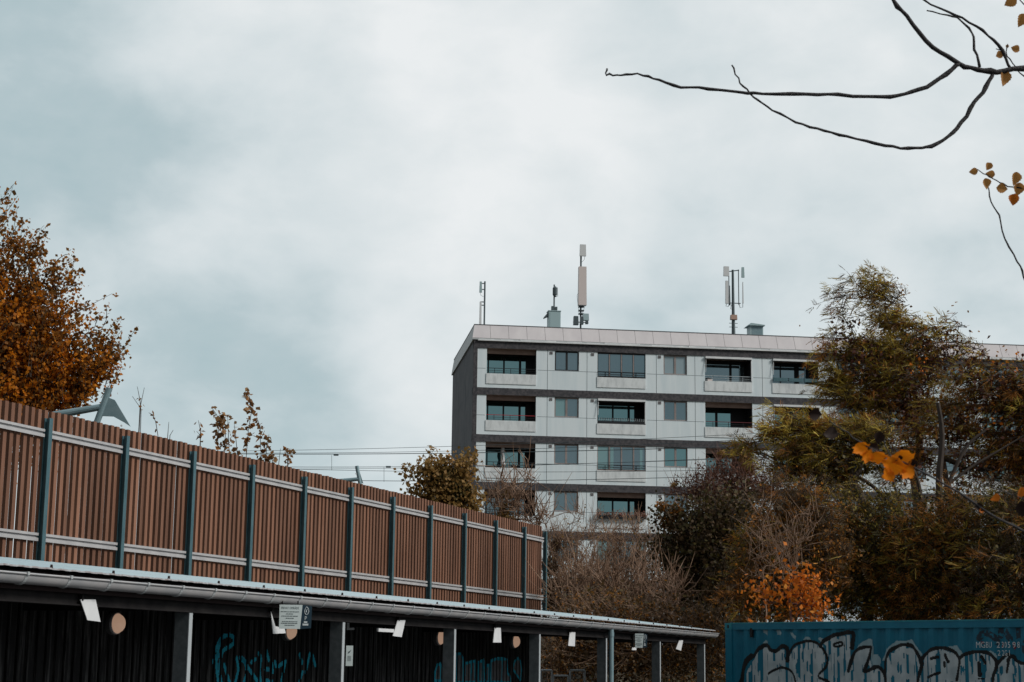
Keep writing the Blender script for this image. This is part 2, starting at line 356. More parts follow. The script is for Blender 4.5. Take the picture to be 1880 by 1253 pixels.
sw.quad((0, DEPTH, 0), (0, DEPTH, 21.43), (L, DEPTH, 21.43), (L, DEPTH, 0))
sw.mat(M['joint'])
for k in range(7): sw.box(-.006, .01, .3, DEPTH, ZT[k]-.02, ZT[k])
for y_ in (4.5, 8.9): sw.box(-.006, .01, y_, y_+.03, 0, 21.4)
sw.build('gable_wall', bld)
# leaning roof-edge panels
pp = MB(); lean = .45; PT = 22.50; PB = 21.60
pp.mat(M['roof_panel'])
nP = 48; 
for i in range(nP):
    u0 = -.1 + (L+.2)*i/nP; u1 = -.1 + (L+.2)*(i+1)/nP - .022
    t0 = max(u0, .06) if i == 0 else u0
    pp.quad((u0, -.12, PB), (u1, -.12, PB), (u1, -.12+lean, PT), (t0, -.12+lean, PT))
pp.mat(M['roof_joint']); pp.quad((-.09, -.112, PB), (L+.1, -.112, PB), (L+.1, -.112+lean, PT), (.07, -.112+lean, PT))
pp.mat(M['roof_side']); pp.quad((-.1, -.115, 21.44), (.06, -.12+lean, PT), (.06, DEPTH, PT), (-.1, DEPTH+.1, 21.44)); pp.quad((-.1, -.115, 21.44), (-.1, DEPTH+.1, 21.44), (.05, DEPTH+.1, 21.44), (.05, -.115, 21.44))
pp.quad((L+.1, -.115, 21.44), (L+.1, DEPTH+.1, 21.44), (L-.06, DEPTH, PT), (L-.06, -.12+lean, PT))
pp.build('roof_edge_panel', bld)
lp = MB(); lp.mat(M['lip']); lp.box(.24, L, -.17, .0, 21.43, 21.50)
rr = random.Random(4)
u = .3
while u < L-2:
    ln = rr.uniform(.5, 2.4)
    lp.box(u, u+ln, -.145, -.10, 21.505, 21.505+rr.uniform(.02, .09)); u += ln+rr.uniform(.1, .9)
lp.mat(M['roof_side']); lp.box(-.1, L+.1, -.11, .0, 21.501, 21.599)
lp.mat(M['side_wall']); lp.box(0.0, L, .001, .3, 21.43, 21.60)
lp.build('drip_edge', bld)
rf = MB(); rf.mat(M['trim_dark'])
rf.box(.04, L-.04, lean-.14, lean-.08, PT, PT+.045); rf.box(.04, .1, lean-.08, DEPTH, PT, PT+.045); rf.box(L-.1, L-.04, lean-.08, DEPTH, PT, PT+.045)
rf.quad((.1, lean, PT-.03), (L-.1, lean, PT-.03), (L-.1, DEPTH, PT-.03), (.1, DEPTH, PT-.03))
rf.build('flat_roof', bld)
# balconies and windows
def window(u0, u1, k, fm, panes, nm='window', y=.07, z0=None, z1=None, n=2):
    zt = ZT[k]; z1 = z1 or zt-BH-.03; z0 = z0 or zt-WBOT
    fb = MB(); t = .07; e = .012
    fb.box(u0+e, u1-e, y, y+.05, z1-t, z1); fb.box(u0+e, u1-e, y, y+.05, z0, z0+t)
    wd_ = (u1-u0-2*e)/n
    fb.box(u0+e, u0+e+t, y, y+.05, z0+t, z1-t); fb.box(u1-e-t, u1-e, y, y+.05, z0+t, z1-t)
    for i in range(1, n): fb.box(u0+e+wd_*i-t*.9, u0+e+wd_*i+t*.9, y-.002, y+.05, z0+t, z1-t)
    f = fb.build(nm, bld, m=fm)
    for i in range(n):
        a0 = u0+e+wd_*i + (t if i == 0 else t*.9); a1 = u0+e+wd_*(i+1) - (t if i == n-1 else t*.9)
        q = MB(); q.quad((a0, y+.03, z0+t), (a1, y+.03, z0+t), (a1, y+.03, z1-t), (a0, y+.03, z1-t))
        q.build('pane', f, m=panes[i % len(panes)])
    return f
rb = random.Random(11)
def balcony(u0, u1, k, kind='open', rail='rail_black', awn=False, door=True, rows=3, div=None, planter=False, lattice=False, solid=False, glassk='glass'):
    zt = ZT[k]; zb = zt-BH; zs = zt-SILL
    nb = MB(); y1 = 1.5
    nb.mat(M['soffit']).quad((u0, .0, zb-.001), (u0, y1, zb-.001), (u1, y1, zb-.001), (u1, .0, zb-.001))
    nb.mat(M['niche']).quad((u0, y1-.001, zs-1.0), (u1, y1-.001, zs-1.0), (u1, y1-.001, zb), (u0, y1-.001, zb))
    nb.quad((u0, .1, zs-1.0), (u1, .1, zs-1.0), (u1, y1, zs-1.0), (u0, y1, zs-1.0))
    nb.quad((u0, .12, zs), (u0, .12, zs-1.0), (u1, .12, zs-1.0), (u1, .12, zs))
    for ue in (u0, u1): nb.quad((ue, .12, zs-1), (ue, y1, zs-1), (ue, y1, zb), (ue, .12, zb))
    if kind == 'open' and not awn: nb.mat(M['fascia_brown']).box(u0+.002, u1-.002, .25, .30, zb-.30, zb-.002)
    n = nb.build('balcony', bld)
    pb = MB(); pb.box(u0-.03, u1+.0, -.04, -.001, zt-PBOT, zs+.03); pb.box(u0, u1, .001, .12, zs+.001, zs+.03)
    pb.build('balcony_front', n, m=M['parapet_conc'])
    if kind == 'open':
        div = div or [(.0, .22), (.30, 1.20), (1.30, 2.20), (2.34, 2.62)]
        fb = MB(); ztop = zb-.22
        fb.box(u0, u1, y1-.10, y1-.002, ztop, zb-.01)
        edges = [0]+[q for d_ in div for q in d_]+[u1-u0]
        for a_, c_ in zip(edges[::2], edges[1::2]):
            if c_-a_ > .01: fb.box(u0+a_, u0+c_, y1-.09, y1-.002, zs-1, ztop)
        fb.build('door_frame', n, m=M['frame_black'])
        for (a_, c_) in div:
            q = MB(); q.quad((u0+a_, y1-.05, zs-1), (u0+c_, y1-.05, zs-1), (u0+c_, y1-.05, ztop), (u0+a_, y1-.05, ztop)); q.build('pane', n, m=M[glassk])
        ry = .03
    else:
        fm = M['frame_black'] if kind == 'glazed_dark' else M['frame_grey']
        fb = MB(); y = .03; z0 = zs+.03; z1 = zb-.10
        fb.box(u0, u1, y, y+.07, z1, zb-.003); fb.box(u0, u1, y, y+.06, z0, z0+.10)
        nn = 4; wd_ = (u1-u0)/nn
        for i in range(nn+1):
            x_ = u0+wd_*i; t = .05
            fb.box(max(u0, x_-t), min(u1, x_+t), y, y+.06, z0+.10, z1)
        fo = fb.build('window', bld, m=fm)
        for i in range(1, nn):
            mull = MB(); x_ = u0+wd_*i; mull.box(x_-.035, x_+.035, y-.012, y-.001, z0+.11, z1-.005); mull.build('mullion', fo, m=M['frame_grey'])
        for i in range(nn):
            q = MB(); a_ = u0+wd_*i+.05; c_ = u0+wd_*(i+1)-.05
            q.quad((a_, y+.03, z0+.1), (c_, y+.03, z0+.1), (c_, y+.03, z1), (a_, y+.03, z1))
            q.build('pane', fo, m=M['curtain'] if (kind == 'glazed' and i == 0) else M[glassk if glassk != 'glass' else 'glass_dk'])
            if kind == 'glazed' and i in (1, 3):
                q = MB(); q.box(a_+(.02 if i == 1 else .35), a_+(.22 if i == 1 else .52), y+.02, y+.028, z0+.1, z1-.02); q.build('curtain', fo, m=M['curtain'])
        ry = -.05
    rl = MB(); m_ = M[rail]; m2 = M['rail_black'] if rail in ('rail_red', 'rail_wine') else m_
    rl.mat(m_).box(u0, u1, ry, ry+.03, zs+.36, zs+.395)
    rl.mat(m2)
    for j in range(rows-1): rl.box(u0, u1, ry+.004, ry+.024, zs+.10+.12*j, zs+.118+.12*j)
    rl.mat(m2)
    for x_ in (u0+.5, u0+1.5, u0+2.45): rl.box(x_-.015, x_+.015, ry+.031, ry+.055, zs+.03, zs+.36)
    if u1 > u0: rl.build('railing', n)
    if awn:
        a = MB(); a.mat(M['lip']); a.box(u0+.02, u1-.02, -.14, .02, zb-.16, zb-.03)
        a.mat(M['trim_dark']); a.box(u0+.04, u1-.04, -.10, .015, zb-.19, zb-.161)
        a.mat(M['lip']); a.tube([(u0+.06, -.05, zb-.15), (u0+.02, -.12, zs+.55)], .018, 5); a.box(u1-.05, u1-.015, -.03, .02, zs+.1, zb-.17)
        a.build('awning', n)
    if planter:
        q = MB()
        for j in range(3): q.box(u0+.03+j*1.0, u0+.95+j*1.0, -.12, .02, zs+.15, zs+.37)
        q.build('planter_box', n, m=M['galv'])
    if lattice:
        q = MB(); q.mat(M['rail_black']).box(u0+.02, u1-.02, .0, .02, zs+.04, zs+.20)
        q.mat(M['rail_white'])
        x_ = u0+.1
        while x_ < u1-.12:
            q.tube([(x_, -.01, zs+.22), (x_+.05, -.02, zs+.36)], .012, 4); q.tube([(x_+.07, -.01, zs+.24), (x_+.03, -.02, zs+.40)], .010, 4)
            x_ += .14
        q.build('lattice', n)
    return n
SPEC = {(0, 0): {}, (0, 1): dict(kind='glazed_dark'), (0, 2): dict(awn=True, rail='rail_white', div=[(.25, 1.95), (2.1, 2.9)], glassk='glass_dk'),
        (0, 3): dict(awn=True, planter=True, div=[(.05, .9), (.97, 1.85), (2.15, 2.8)], glassk='glass_dk'),
        (1, 0): dict(rail='rail_red'), (1, 1): dict(awn=True, lattice=True), (1, 2): dict(rail='rail_wine', div=[(.22, 1.0), (1.15, 2.0)]),
        (1, 3): dict(awn=True), (2, 0): {}, (2, 1): dict(kind='glazed', glassk='glass_dk'), (2, 2): dict(div=[(.22, 1.05), (1.2, 2.05)]), (2, 3): {},
        (3, 0): dict(glassk='glass_dk'), (3, 1): {}, (0, 4): dict(kind='glazed'), (0, 5): dict(kind='glazed_dark')}
for k in range(7):
    for j, (u0, u1) in enumerate(Bs):
        if (k, j) in SPEC: a = SPEC[(k, j)]
        else:
            a = rb.choice([{}, dict(kind='glazed'), dict(awn=True), dict(kind='glazed_dark')])
        balcony(u0, u1, k, **a)
    for j, (u0, u1) in enumerate(Ws):
        fm = M['frame_black'] if (k, j) == (0, 0) else M['frame_grey']
        pn = [M['glass_dk']]
        if (k, j) == (0, 1): pn = [M['glass_blind']]
        if (k, j) == (1, 0): pn = [M['curtain'], M['glass_dk']]
        if (k, j) == (2, 1): pn = [M['glass']]
        window(u0, u1, k, fm, pn)
    for u_ in (4.85, 7.46, 11.72):
        q = MB(); q.mat(M['frame_grey']).box(u_-.09, u_+.09, -.03, -.001, ZT[k]-.68, ZT[k]-.52); q.mat(M['joint'])
        for j in range(4): q.box(u_-.07, u_+.07, -.036, -.031, ZT[k]-.66+.033*j, ZT[k]-.645+.033*j)
        q.build('vent', bld)
def bpos(u, y, z):                        # building coordinates to world
    return (CORNER[0] + u*math.sin(TB) - y*math.cos(TB), CORNER[1] + u*math.cos(TB) + y*math.sin(TB), z)
RZB = math.pi/2 - TB
# small things on balconies
t = empty('parasol', bpos(1.95, .55, ZT[2]-SILL-1.0), RZB, 'closed white parasol standing on the furnished balcony near the dark gable', 'parasol')
q = MB(); q.tube([(0, 0, 0), (0, 0, 2.35)], .025, 6); q.build('pole', t, m=M['antenna_m'])
q = MB(); q.tube([(0, 0, 2.45), (.02, 0, 2.3), (.0, 0, 2.0), (.05, 0, 1.75), (.0, 0, 1.45), (.06, 0, 1.25), (.02, 0, 1.15)], [.03, .11, .12, .10, .15, .13, .04], 7); q.build('folded_canopy', t, m=M['white_cloth'])
t = empty('patio_table', bpos(1.45, .7, ZT[2]-SILL-1.0), RZB, 'dark patio table with chairs pushed in, beside the closed parasol', 'table')
q = MB(); q.box(-.55, .55, -.35, .35, 1.12, 1.17); q.build('tabletop', t, m=M['rail_black'])
for sx in (-.5, .5):
    for sy in (-.3, .3):
        q = MB(); q.tube([(sx, sy, 0), (sx, sy, 1.12)], .025, 5); q.build('leg', t, m=M['rail_black'])
for i, (ux, lab) in enumerate(((2.75, 'dark patio chair right of the closed parasol on the furnished balcony'),)):
    t = empty('patio_chair', bpos(ux, .7, ZT[2]-SILL-1.0), RZB, lab, 'chair')
    q = MB(); q.box(-.3, .3, -.25, .25, .7, .78); q.build('seat', t, m=M['rail_black'])
    q = MB(); q.prism([(-.3, .78), (.3, .78), (.26, 1.28), (-.22, 1.3)], .2, .25); q.build('backrest', t, m=M['rail_black'])
    for sx in (-.27, .27):
        for sy in (-.2, .2):
            q = MB(); q.tube([(sx, sy, 0), (sx, sy, .7)], .02, 5); q.build('leg', t, m=M['rail_black'])
rng = np.random.default_rng(5)
def scatter(tv, tf_, P, X, Y, Zd, S):
    """instances of a template: frames X,Y,Z per instance, scale S"""
    tv = np.asarray(tv, float); n = len(P)
    V = P[:, None, :] + S[:, None, None]*(tv[None, :, 0:1]*X[:, None, :] + tv[None, :, 1:2]*Y[:, None, :] + tv[None, :, 2:3]*Zd[:, None, :])
    F = (np.asarray(tf_)[None] + (np.arange(n)*len(tv))[:, None, None]).reshape(-1, len(tf_[0]))
    return V.reshape(-1, 3), F
def frames(n, rg, xdir=None, spread=1.):
    X = rg.normal(size=(n, 3))*spread
    if xdir is not None: X = X + np.asarray(xdir)
    X /= np.linalg.norm(X, axis=1)[:, None]; A = rg.normal(size=(n, 3)); Y = np.cross(A, X); Y /= np.linalg.norm(Y, axis=1)[:, None]
    return X, Y, np.cross(X, Y)
LEAF = ([(0, 0, 0), (.45, .42, .06), (1, 0, -.05), (.45, -.42, .06)], [(0, 1, 2, 3)])
t = empty('flower_box', bpos(Bs[1][0], -.2, ZT[3]-SILL), RZB, 'long window box of pink and orange flowers on a lower balcony rail', 'flower box')
q = MB(); q.box(.0, 3.05, -.06, .10, -.02, .16); q.build('planter', t, m=M['rail_black'])
P = np.stack([rng.uniform(-.05, 3.1, 700), rng.uniform(-.12, .12, 700), .15+np.abs(rng.normal(0, .13, 700))], 1)
V, F = scatter(*LEAF, P, *frames(700, rng), rng.uniform(.05, .1, 700)); npmesh('flowers', V, F, M['flower'], t)
t = empty('storage_basket', bpos(Bs[2][0]+.28, .3, ZT[0]-SILL), RZB, 'dark domed basket with a pinkish front on the top-floor balcony under a white awning', 'basket')
q = MB(); q.tube([(0, 0, .0), (0, 0, .12), (0, 0, .24), (0, 0, .30)], [.24, .25, .18, .05], 10); q.build('dome', t, m=M['rail_black'])
q = MB(); q.box(-.1, .2, -.28, -.24, .03, .15); q.build('front_panel', t, m=M['antenna_p'])

# ------------------------------------------------------------------ roof antennas
def local(t_u, y0):
    return lambda x, y: None
def roofpt(x, y, back):                   # pixel to building (u,z) at a distance behind the facade plane
    vv = ray(x, y); BN = np.array([math.cos(TB), -math.sin(TB), 0]); Bd = np.array([math.sin(TB), math.cos(TB), 0])
    O = CORNER + -BN*back; tt = ((O-CAM)@BN)/(vv@BN); qq = CAM+vv*tt; return (qq-CORNER)@Bd, qq[2]
def ant(name, px, back, label, cat, grp=None):
    u, z = roofpt(px, 600, back)
    t = empty(name, bpos(u, back, PT-.03), RZB, label, cat, grp)
    def L_(x, y): a, c = roofpt(x or px, y, back); return a-u, c-(PT-.03)
    return t, L_
G = 'mobile phone antennas on the roof'
def panel(L_, x0, x1, y0, y1, t, m, y=-.1, d=.12, nm='antenna_panel'):
    (a0, c1), (a1, c0) = L_(x0, y0), L_(x1, y1)
    q = MB(); i = .02
    q.add([(a0, y, c0), (a1, y, c0), (a1, y+d, c0), (a0, y+d, c0), (a0+i, y, c1), (a1-i, y, c1), (a1-i, y+d, c1), (a0+i, y+d, c1)],
          [(0, 3, 2, 1), (4, 5, 6, 7), (0, 1, 5, 4), (1, 2, 6, 5), (2, 3, 7, 6), (3, 0, 4, 7)])
    return q.build(nm, t, m=m)
def wire(L_, pts, t, y=0, r=.012, nm='cable', m=None):
    q = MB(); q.tube([(L_(*p_)[0], y, L_(*p_)[1]) for p_ in pts], r, 5); return q.build(nm, t, m=m or M['antenna_m'])
t, L_ = ant('roof_antenna', 889, 3.2, 'thin dark antenna mast with two narrow panels, closest to the roof corner', 'antenna', G)
q = MB(); z1 = L_(889, 517)[1]; q.tube([(0, 0, 0), (0, 0, z1)], .055, 8); q.build('mast', t, m=M['antenna_m'])
panel(L_, 880, 884.5, 518, 538, t, M['antenna_t'], -.15); panel(L_, 880, 883.5, 555, 600, t, M['antenna_w'], -.15)
q = MB()
for y_ in (522, 533, 556, 562): q.box(-.28, .0, -.06, -.02, L_(889, y_)[1], L_(889, y_)[1]+.06)
q.build('clamp', t, m=M['antenna_m']); wire(L_, [(882, 538), (883, 543), (888, 545)], t)
t, L_ = ant('roof_antenna', 1017, 3.2, 'short antenna with a dark cylinder head standing behind the grey rooftop cabinet', 'antenna', G)
q = MB(); q.tube([(0, 0, 0), (0, 0, L_(1017, 523)[1])], .05, 8); q.build('mast', t, m=M['antenna_m'])
q = MB(); q.tube([(.03, -.1, L_(0, 546)[1]), (.03, -.1, L_(0, 542)[1]), (.03, -.1, L_(0, 530)[1]), (.03, -.1, L_(0, 527)[1])], [.08, .15, .15, .07], 10); q.build('antenna_head', t, m=M['antenna_m'])
panel(L_, 1019, 1021, 529, 545, t, M['antenna_w'], -.2, .05); wire(L_, [(1018, 528), (1023, 529), (1023.5, 545), (1020, 546)], t, -.1, .015)
q = MB(); q.box(-.18, .02, -.12, .12, L_(0, 571)[1], L_(0, 563)[1]); q.box(.06, .2, -.12, .12, L_(0, 570)[1], L_(0, 564)[1]); q.build('junction_box', t, m=M['antenna_m'])
t, L_ = ant('rooftop_cabinet', 1020, 2.6, 'pale grey-green equipment cabinet on the roof, left of the tallest antenna', 'cabinet')
a0 = L_(1011, 0)[0]; a1 = L_(1032, 0)[0]; zc = L_(0, 572.5)[1]
q = MB(); q.box(a0, a1, -.35, .35, 0, zc-.05); q.box(a0-.04, a1+.03, -.38, .38, zc-.05, zc); q.build('housing', t, m=M['antenna_t'])
q = MB(); q.prism([(a0-.01, zc-.1), (a0-.28, zc-.42), (a0-.26, zc-.48), (a0-.01, zc-.36)], -.3, .2); q.build('hood', t, m=M['antenna_m'])
q = MB(); q.box(a0+.08, a1-.08, -.362, -.351, .1, zc-.15); q.build('door', t, m=M['antenna_t'])
t, L_ = ant('roof_antenna', 1066, 3.0, 'tallest roof antenna with a long pinkish panel and a small white panel on top', 'antenna', G)
q = MB(); q.tube([(0, 0, 0), (0, 0, L_(0, 452)[1])], .06, 8); q.build('mast', t, m=M['antenna_m'])
panel(L_, 1063.5, 1075, 450.5, 472, t, M['antenna_w'], -.25, .15)
panel(L_, 1060.5, 1075, 492, 563, t, M['antenna_p'], -.42, .34)
wire(L_, [(1073, 472), (1072, 478), (1068, 482)], t, -.1); wire(L_, [(1060, 540), (1058, 545), (1060, 565), (1062, 580)], t, -.3); wire(L_, [(1073, 563), (1070, 572), (1067, 580)], t, -.2)
for x0, x1, y0, y1, m_ in ((1052, 1061, 582, 598, 'antenna_m'), (1068.5, 1080, 577.5, 590, 'antenna_t'), (1064, 1070, 583, 597, 'antenna_m'), (1074, 1079, 590, 596, 'antenna_m')):
    panel(L_, x0, x1, y0, y1, t, M[m_], -.3, .3, 'radio_unit')
q = MB()
for y_ in (565, 572, 578): q.box(-.15, .2, -.15, .1, L_(0, y_)[1], L_(0, y_)[1]+.07)
q.tube([(-.5, 0, L_(0, 592)[1]), (.45, 0, L_(0, 592)[1])], .03, 6); q.build('bracket', t, m=M['antenna_m'])
t, L_ = ant('roof_antenna', 1346.5, 3.0, 'antenna mast with a three-sided cluster of panels and a tan box, right on the roof', 'antenna', G)
q = MB(); q.tube([(0, 0, 0), (0, 0, L_(0, 570)[1]), (0, 0, L_(0, 496)[1])], [.14, .10, .08], 8)
q.tube([(-.4, 0, L_(0, 500)[1]), (.42, 0, L_(0, 496)[1])], .035, 6); q.tube([(-.4, 0, L_(0, 557)[1]), (.5, 0, L_(0, 557)[1])], .03, 6)
q.tube([(.38, 0, L_(0, 495)[1]), (.38, 0, L_(0, 560)[1])], .03, 6); q.tube([(-.27, 0, L_(0, 497)[1]), (-.27, 0, L_(0, 560)[1])], .03, 6)
q.tube([(.0, -.3, 0), (0, 0, .5)], .03, 5); q.tube([(.3, .0, 0), (0, 0, .5)], .03, 5); q.build('mast', t, m=M['antenna_m'])
panel(L_, 1326.5, 1337, 491, 509, t, M['antenna_w'], -.3, .14); panel(L_, 1330, 1336, 517, 559, t, M['antenna_w'], -.25, .12)
panel(L_, 1360, 1365.5, 492, 511, t, M['antenna_t'], -.2, .12); panel(L_, 1361.5, 1364, 519, 558, t, M['antenna_w'], -.2, .1)
panel(L_, 1338.5, 1342, 524, 560, t, M['antenna_w'], .1, .1)
for pp_ in ([(1333, 559), (1332, 563), (1336, 564), (1340, 558)], [(1363, 558), (1363, 565), (1358, 566), (1356, 558)], [(1342, 560), (1341, 568), (1345, 570), (1345, 578)]): wire(L_, pp_, t, -.1, .02)
panel(L_, 1340.5, 1352.5, 579, 588, t, M['tan'], -.2, .3, 'junction_box')
q = MB()
for y_ in (594, 601): q.tube([(-.28, 0, L_(0, y_)[1]), (.28, 0, L_(0, y_)[1])], .02, 5)
q.build('step', t, m=M['antenna_m'])
for px_, w_, lab in ((1386, 26, 'square metal roof vent with a flat cap, right of the panel-cluster antenna'), (1890, 26, 'second metal roof vent, half hidden near the far right end of the roof')):
    t, L_ = ant('roof_vent', px_, 4.5, lab, 'roof vent', 'capped metal vents on the roof')
    h = L_(0, 601)[1] if px_ < 1500 else .7
    a = w_/30/2
    q = MB(); q.box(-a, a, -a, a, 0, h); q.build('housing', t, m=M['antenna_t'])
    q = MB(); q.prism([(-a-.18, h+.0), (a+.1, h+.0), (a+.08, h+.06), (-a+.05, h+.16), (-a-.02, h+.14)], -a-.15, a+.15); q.build('cap', t, m=M['antenna_t'])
    q = MB(); q.box(-a+.1, a-.06, -a-.012, -a-.001, .15, h-.06); q.build('louvre', t, m=M['tube'])

# ------------------------------------------------------------------ slatted fence on the embankment
FD = 18.0
posts = [24.75 + 2.41*i for i in range(-4, 11)] + [50.75]
fen = empty('slat_fence', fr(posts[0], FD, 2.6), RZF, 'tall brown vertical-slat fence with blue-grey steel posts and pale double rails', 'fence')
def FL(s, d, z): return (s-posts[0], d-FD, z-2.6)
rf_ = random.Random(8)
for i, s in enumerate(posts):
    q = MB(); h = 5.9-2.6
    x_ = s-posts[0]
    q.box(x_, x_+.10, -.13, -.115, 0, h); q.box(x_, x_+.10, -.035, -.02, 0, h); q.box(x_+.044, x_+.056, -.115, -.035, 0, h)
    q.mat(M['galv']); q.build('post', fen, m=M['galv'])
for i, (s0, s1) in enumerate(zip(posts, posts[1:])):
    n = max(4, round((s1-s0)/.1855)); pb_ = MB(); p_ = (s1-s0)/n
    for j in range(n):
        x_ = s0-posts[0] + p_*j + .03 + rf_.uniform(-.006, .006); dz = rf_.uniform(-.008, .008); dy = rf_.uniform(-.004, .004)
        pb_.box(x_, x_+.094, .0+dy, .064+dy, 0, 6.05-2.6+dz)
    pb_.build('slat_panel', fen, m=M['slat'])
    a_, c_ = s0-posts[0]+.105, s1-posts[0]-.005
    for zz in (5.565, 3.77):
        z0 = zz-2.6; rl = MB()
        rl.box(a_, c_, -.055, -.012, z0+.095, z0+.14); rl.box(a_, c_, -.055, -.012, z0, z0+.055); rl.box(a_, c_, -.016, -.004, z0+.055, z0+.095)
        rl.build('rail', fen, m=M['rail_alu'])
# last stub of rail past the end post
q = MB(); e_ = posts[-1]-posts[0]
for zz in (5.565, 3.77): q.box(e_+.105, e_+.22, -.055, -.012, zz-2.6+.095, zz-2.6+.14); q.box(e_+.105, e_+.22, -.055, -.012, zz-2.6, zz-2.6+.055)
q.build('rail_end', fen, m=M['rail_alu'])

# ------------------------------------------------------------------ carport
CD = 8.7
cp = empty('carport', fr(0, CD, 0), RZF, 'long open carport with pale metal roof, grey gutter and black board back wall', 'carport')
S0, S1 = 3.0, 35.55
BACKD = 2.3; RISE = .27; YB = .2
cposts = [14.76+3.4*i for i in range(-3, 7)]
for s in cposts:
    q = MB(); q.mat(M['cp_post']); q.box(s, s+.06, YB, YB+.15, 0, 2.265)
    q.mat(M['cp_edge']); q.box(s-.001, s+.061, YB-.012, YB-.001, 0, 2.265)  # paler front strip: sunlight on the post face put into its colour
    q.mat(M['cp_post']); q.box(s-.05, s+.12, YB-.03, YB+.16, 0, .02)
    q.build('post', cp)
    if s < 31: q = MB(); q.box(s, s+.075, BACKD+.03, BACKD+.13, 0, 2.6); q.build('rear_post', cp, m=M['cp_post'])
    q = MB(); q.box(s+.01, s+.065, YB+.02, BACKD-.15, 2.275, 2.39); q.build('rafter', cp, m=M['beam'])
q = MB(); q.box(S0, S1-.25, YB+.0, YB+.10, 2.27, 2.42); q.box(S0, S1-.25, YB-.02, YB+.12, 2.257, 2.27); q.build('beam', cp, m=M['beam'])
q = MB(); q.mat(M['fascia']); q.box(S0, S1-.05, .14, .165, 2.36, 2.515); q.build('fascia', cp)
# corrugated roof sheet, ribs run up the slope
rs = MB(); rs.mat(M['roofsheet'])
z_f, z_b = 2.548, 2.548+RISE
prof = []; x_ = S0; kk = 0
while x_ < S1:
    for dx, dz in ((0, 0), (.05, 0), (.065, .003), (.135, .003), (.15, 0)):
        if x_+dx <= S1: prof.append((x_+dx, dz))
    x_ += .19
nf = len(prof); vs = [(a_, .04, z_f+c_) for a_, c_ in prof] + [(a_, BACKD+.15, z_b+c_) for a_, c_ in prof]
rs.add(vs, [(i, i+1, nf+i+1, nf+i) for i in range(nf-1)])
ro = rs.build('roof', cp)
q = MB(); q.mat(M['roofrust'])
for i in range(nf-1): q.quad((prof[i][0], .038, z_f-.014+prof[i][1]), (prof[i+1][0], .038, z_f-.014+prof[i+1][1]), (prof[i+1][0], .038, z_f+prof[i+1][1]), (prof[i][0], .038, z_f+prof[i][1]))
q.build('sheet_edge', ro)

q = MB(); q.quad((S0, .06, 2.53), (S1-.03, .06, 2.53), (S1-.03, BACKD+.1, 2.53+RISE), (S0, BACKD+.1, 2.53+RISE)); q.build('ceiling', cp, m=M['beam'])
q = MB(); sN = S0
while sN < S1-.3:
    q.tube([(sN, .07, z_f), (sN, .07, z_f+.032)], [.014, .010], 6); sN += .93
q.build('roof_screw', ro, m=M['fascia'])
# gutter: half round
gt = MB(); gt.mat(M['gutter']); gz = 2.478; gy = .072; gr = .070; nn = 12
def arc(s, r, z=gz): return [(s, gy - r*math.cos(math.pi*i/nn), z - r*1.15*math.sin(math.pi*i/nn)) for i in range(nn+1)]
segs = np.arange(S0, S1+.16, 1.2).tolist() + [S1+.12]
vs = []; fs = []
for s in segs: vs += arc(s, gr)
for i in range(len(segs)-1):
    for j in range(nn): fs.append((i*(nn+1)+j, (i+1)*(nn+1)+j, (i+1)*(nn+1)+j+1, i*(nn+1)+j+1))
gt.add(vs, fs); gt.add(arc(S1+.12, gr), [tuple(range(nn+1))])
gt.tube([(S0, gy-gr-.006, gz+.002), (S1+.12, gy-gr-.006, gz+.002)], .010, 8)
gut = gt.build('gutter', cp, smooth=False)
for p_ in gut.data.polygons: p_.use_smooth = len(p_.vertices) == 4
s = S0+.4
bb = MB()
for i in range(nn):
    a0, a1 = arc(-.016, gr+.007)[i], arc(-.016, gr+.007)[i+1]; b0, b1 = arc(.018, gr+.008)[i], arc(.018, gr+.008)[i+1]
    bb.quad(a0, b0, b1, a1)
    c0, c1 = arc(-.018, gr)[i], arc(-.018, gr)[i+1]; bb.quad(a0, a1, c1, c0)
bb.box(-.014, .014, gy-.01-gr, gy+gr-.0, gz+.012, gz+.019); bb.box(-.014, .014, gy-gr-.024, gy-gr, gz-.01, gz+.018)
br0 = bb.build('bracket', gut, m=M['bracket']); br0.location = (s, 0, 0)
s += .605
while s < S1:
    c = br0.copy(); sc.collection.objects.link(c); c.parent = gut; c.location = (s, 0, 0); s += .605
s0_ = onf(1119, 1180, CD+.07)[0]
q = MB(); q.tube([(s0_+.1, gy, 2.40), (s0_+.1, gy+.0, 2.3), (s0_+.1, gy+.0, 0)], .045, 12); q.tube([(s0_+.1, gy, 2.28), (s0_+.1, gy, 2.35)], .051, 12); q.build('downpipe', cp, m=M['tube'], smooth=False)
# black board-on-board wall
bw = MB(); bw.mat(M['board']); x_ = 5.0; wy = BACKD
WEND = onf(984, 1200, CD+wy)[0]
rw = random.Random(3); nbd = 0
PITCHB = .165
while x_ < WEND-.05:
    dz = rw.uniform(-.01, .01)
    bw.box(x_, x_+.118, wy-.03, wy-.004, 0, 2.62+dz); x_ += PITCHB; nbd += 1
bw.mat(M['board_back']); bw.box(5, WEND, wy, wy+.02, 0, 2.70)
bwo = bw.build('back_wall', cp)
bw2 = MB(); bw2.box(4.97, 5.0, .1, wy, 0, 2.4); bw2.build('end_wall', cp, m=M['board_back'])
q = MB(); q.box(5, WEND, wy-.08, wy-.035, 2.62, 2.74); q.build('top_plate', cp, m=M['beam'])

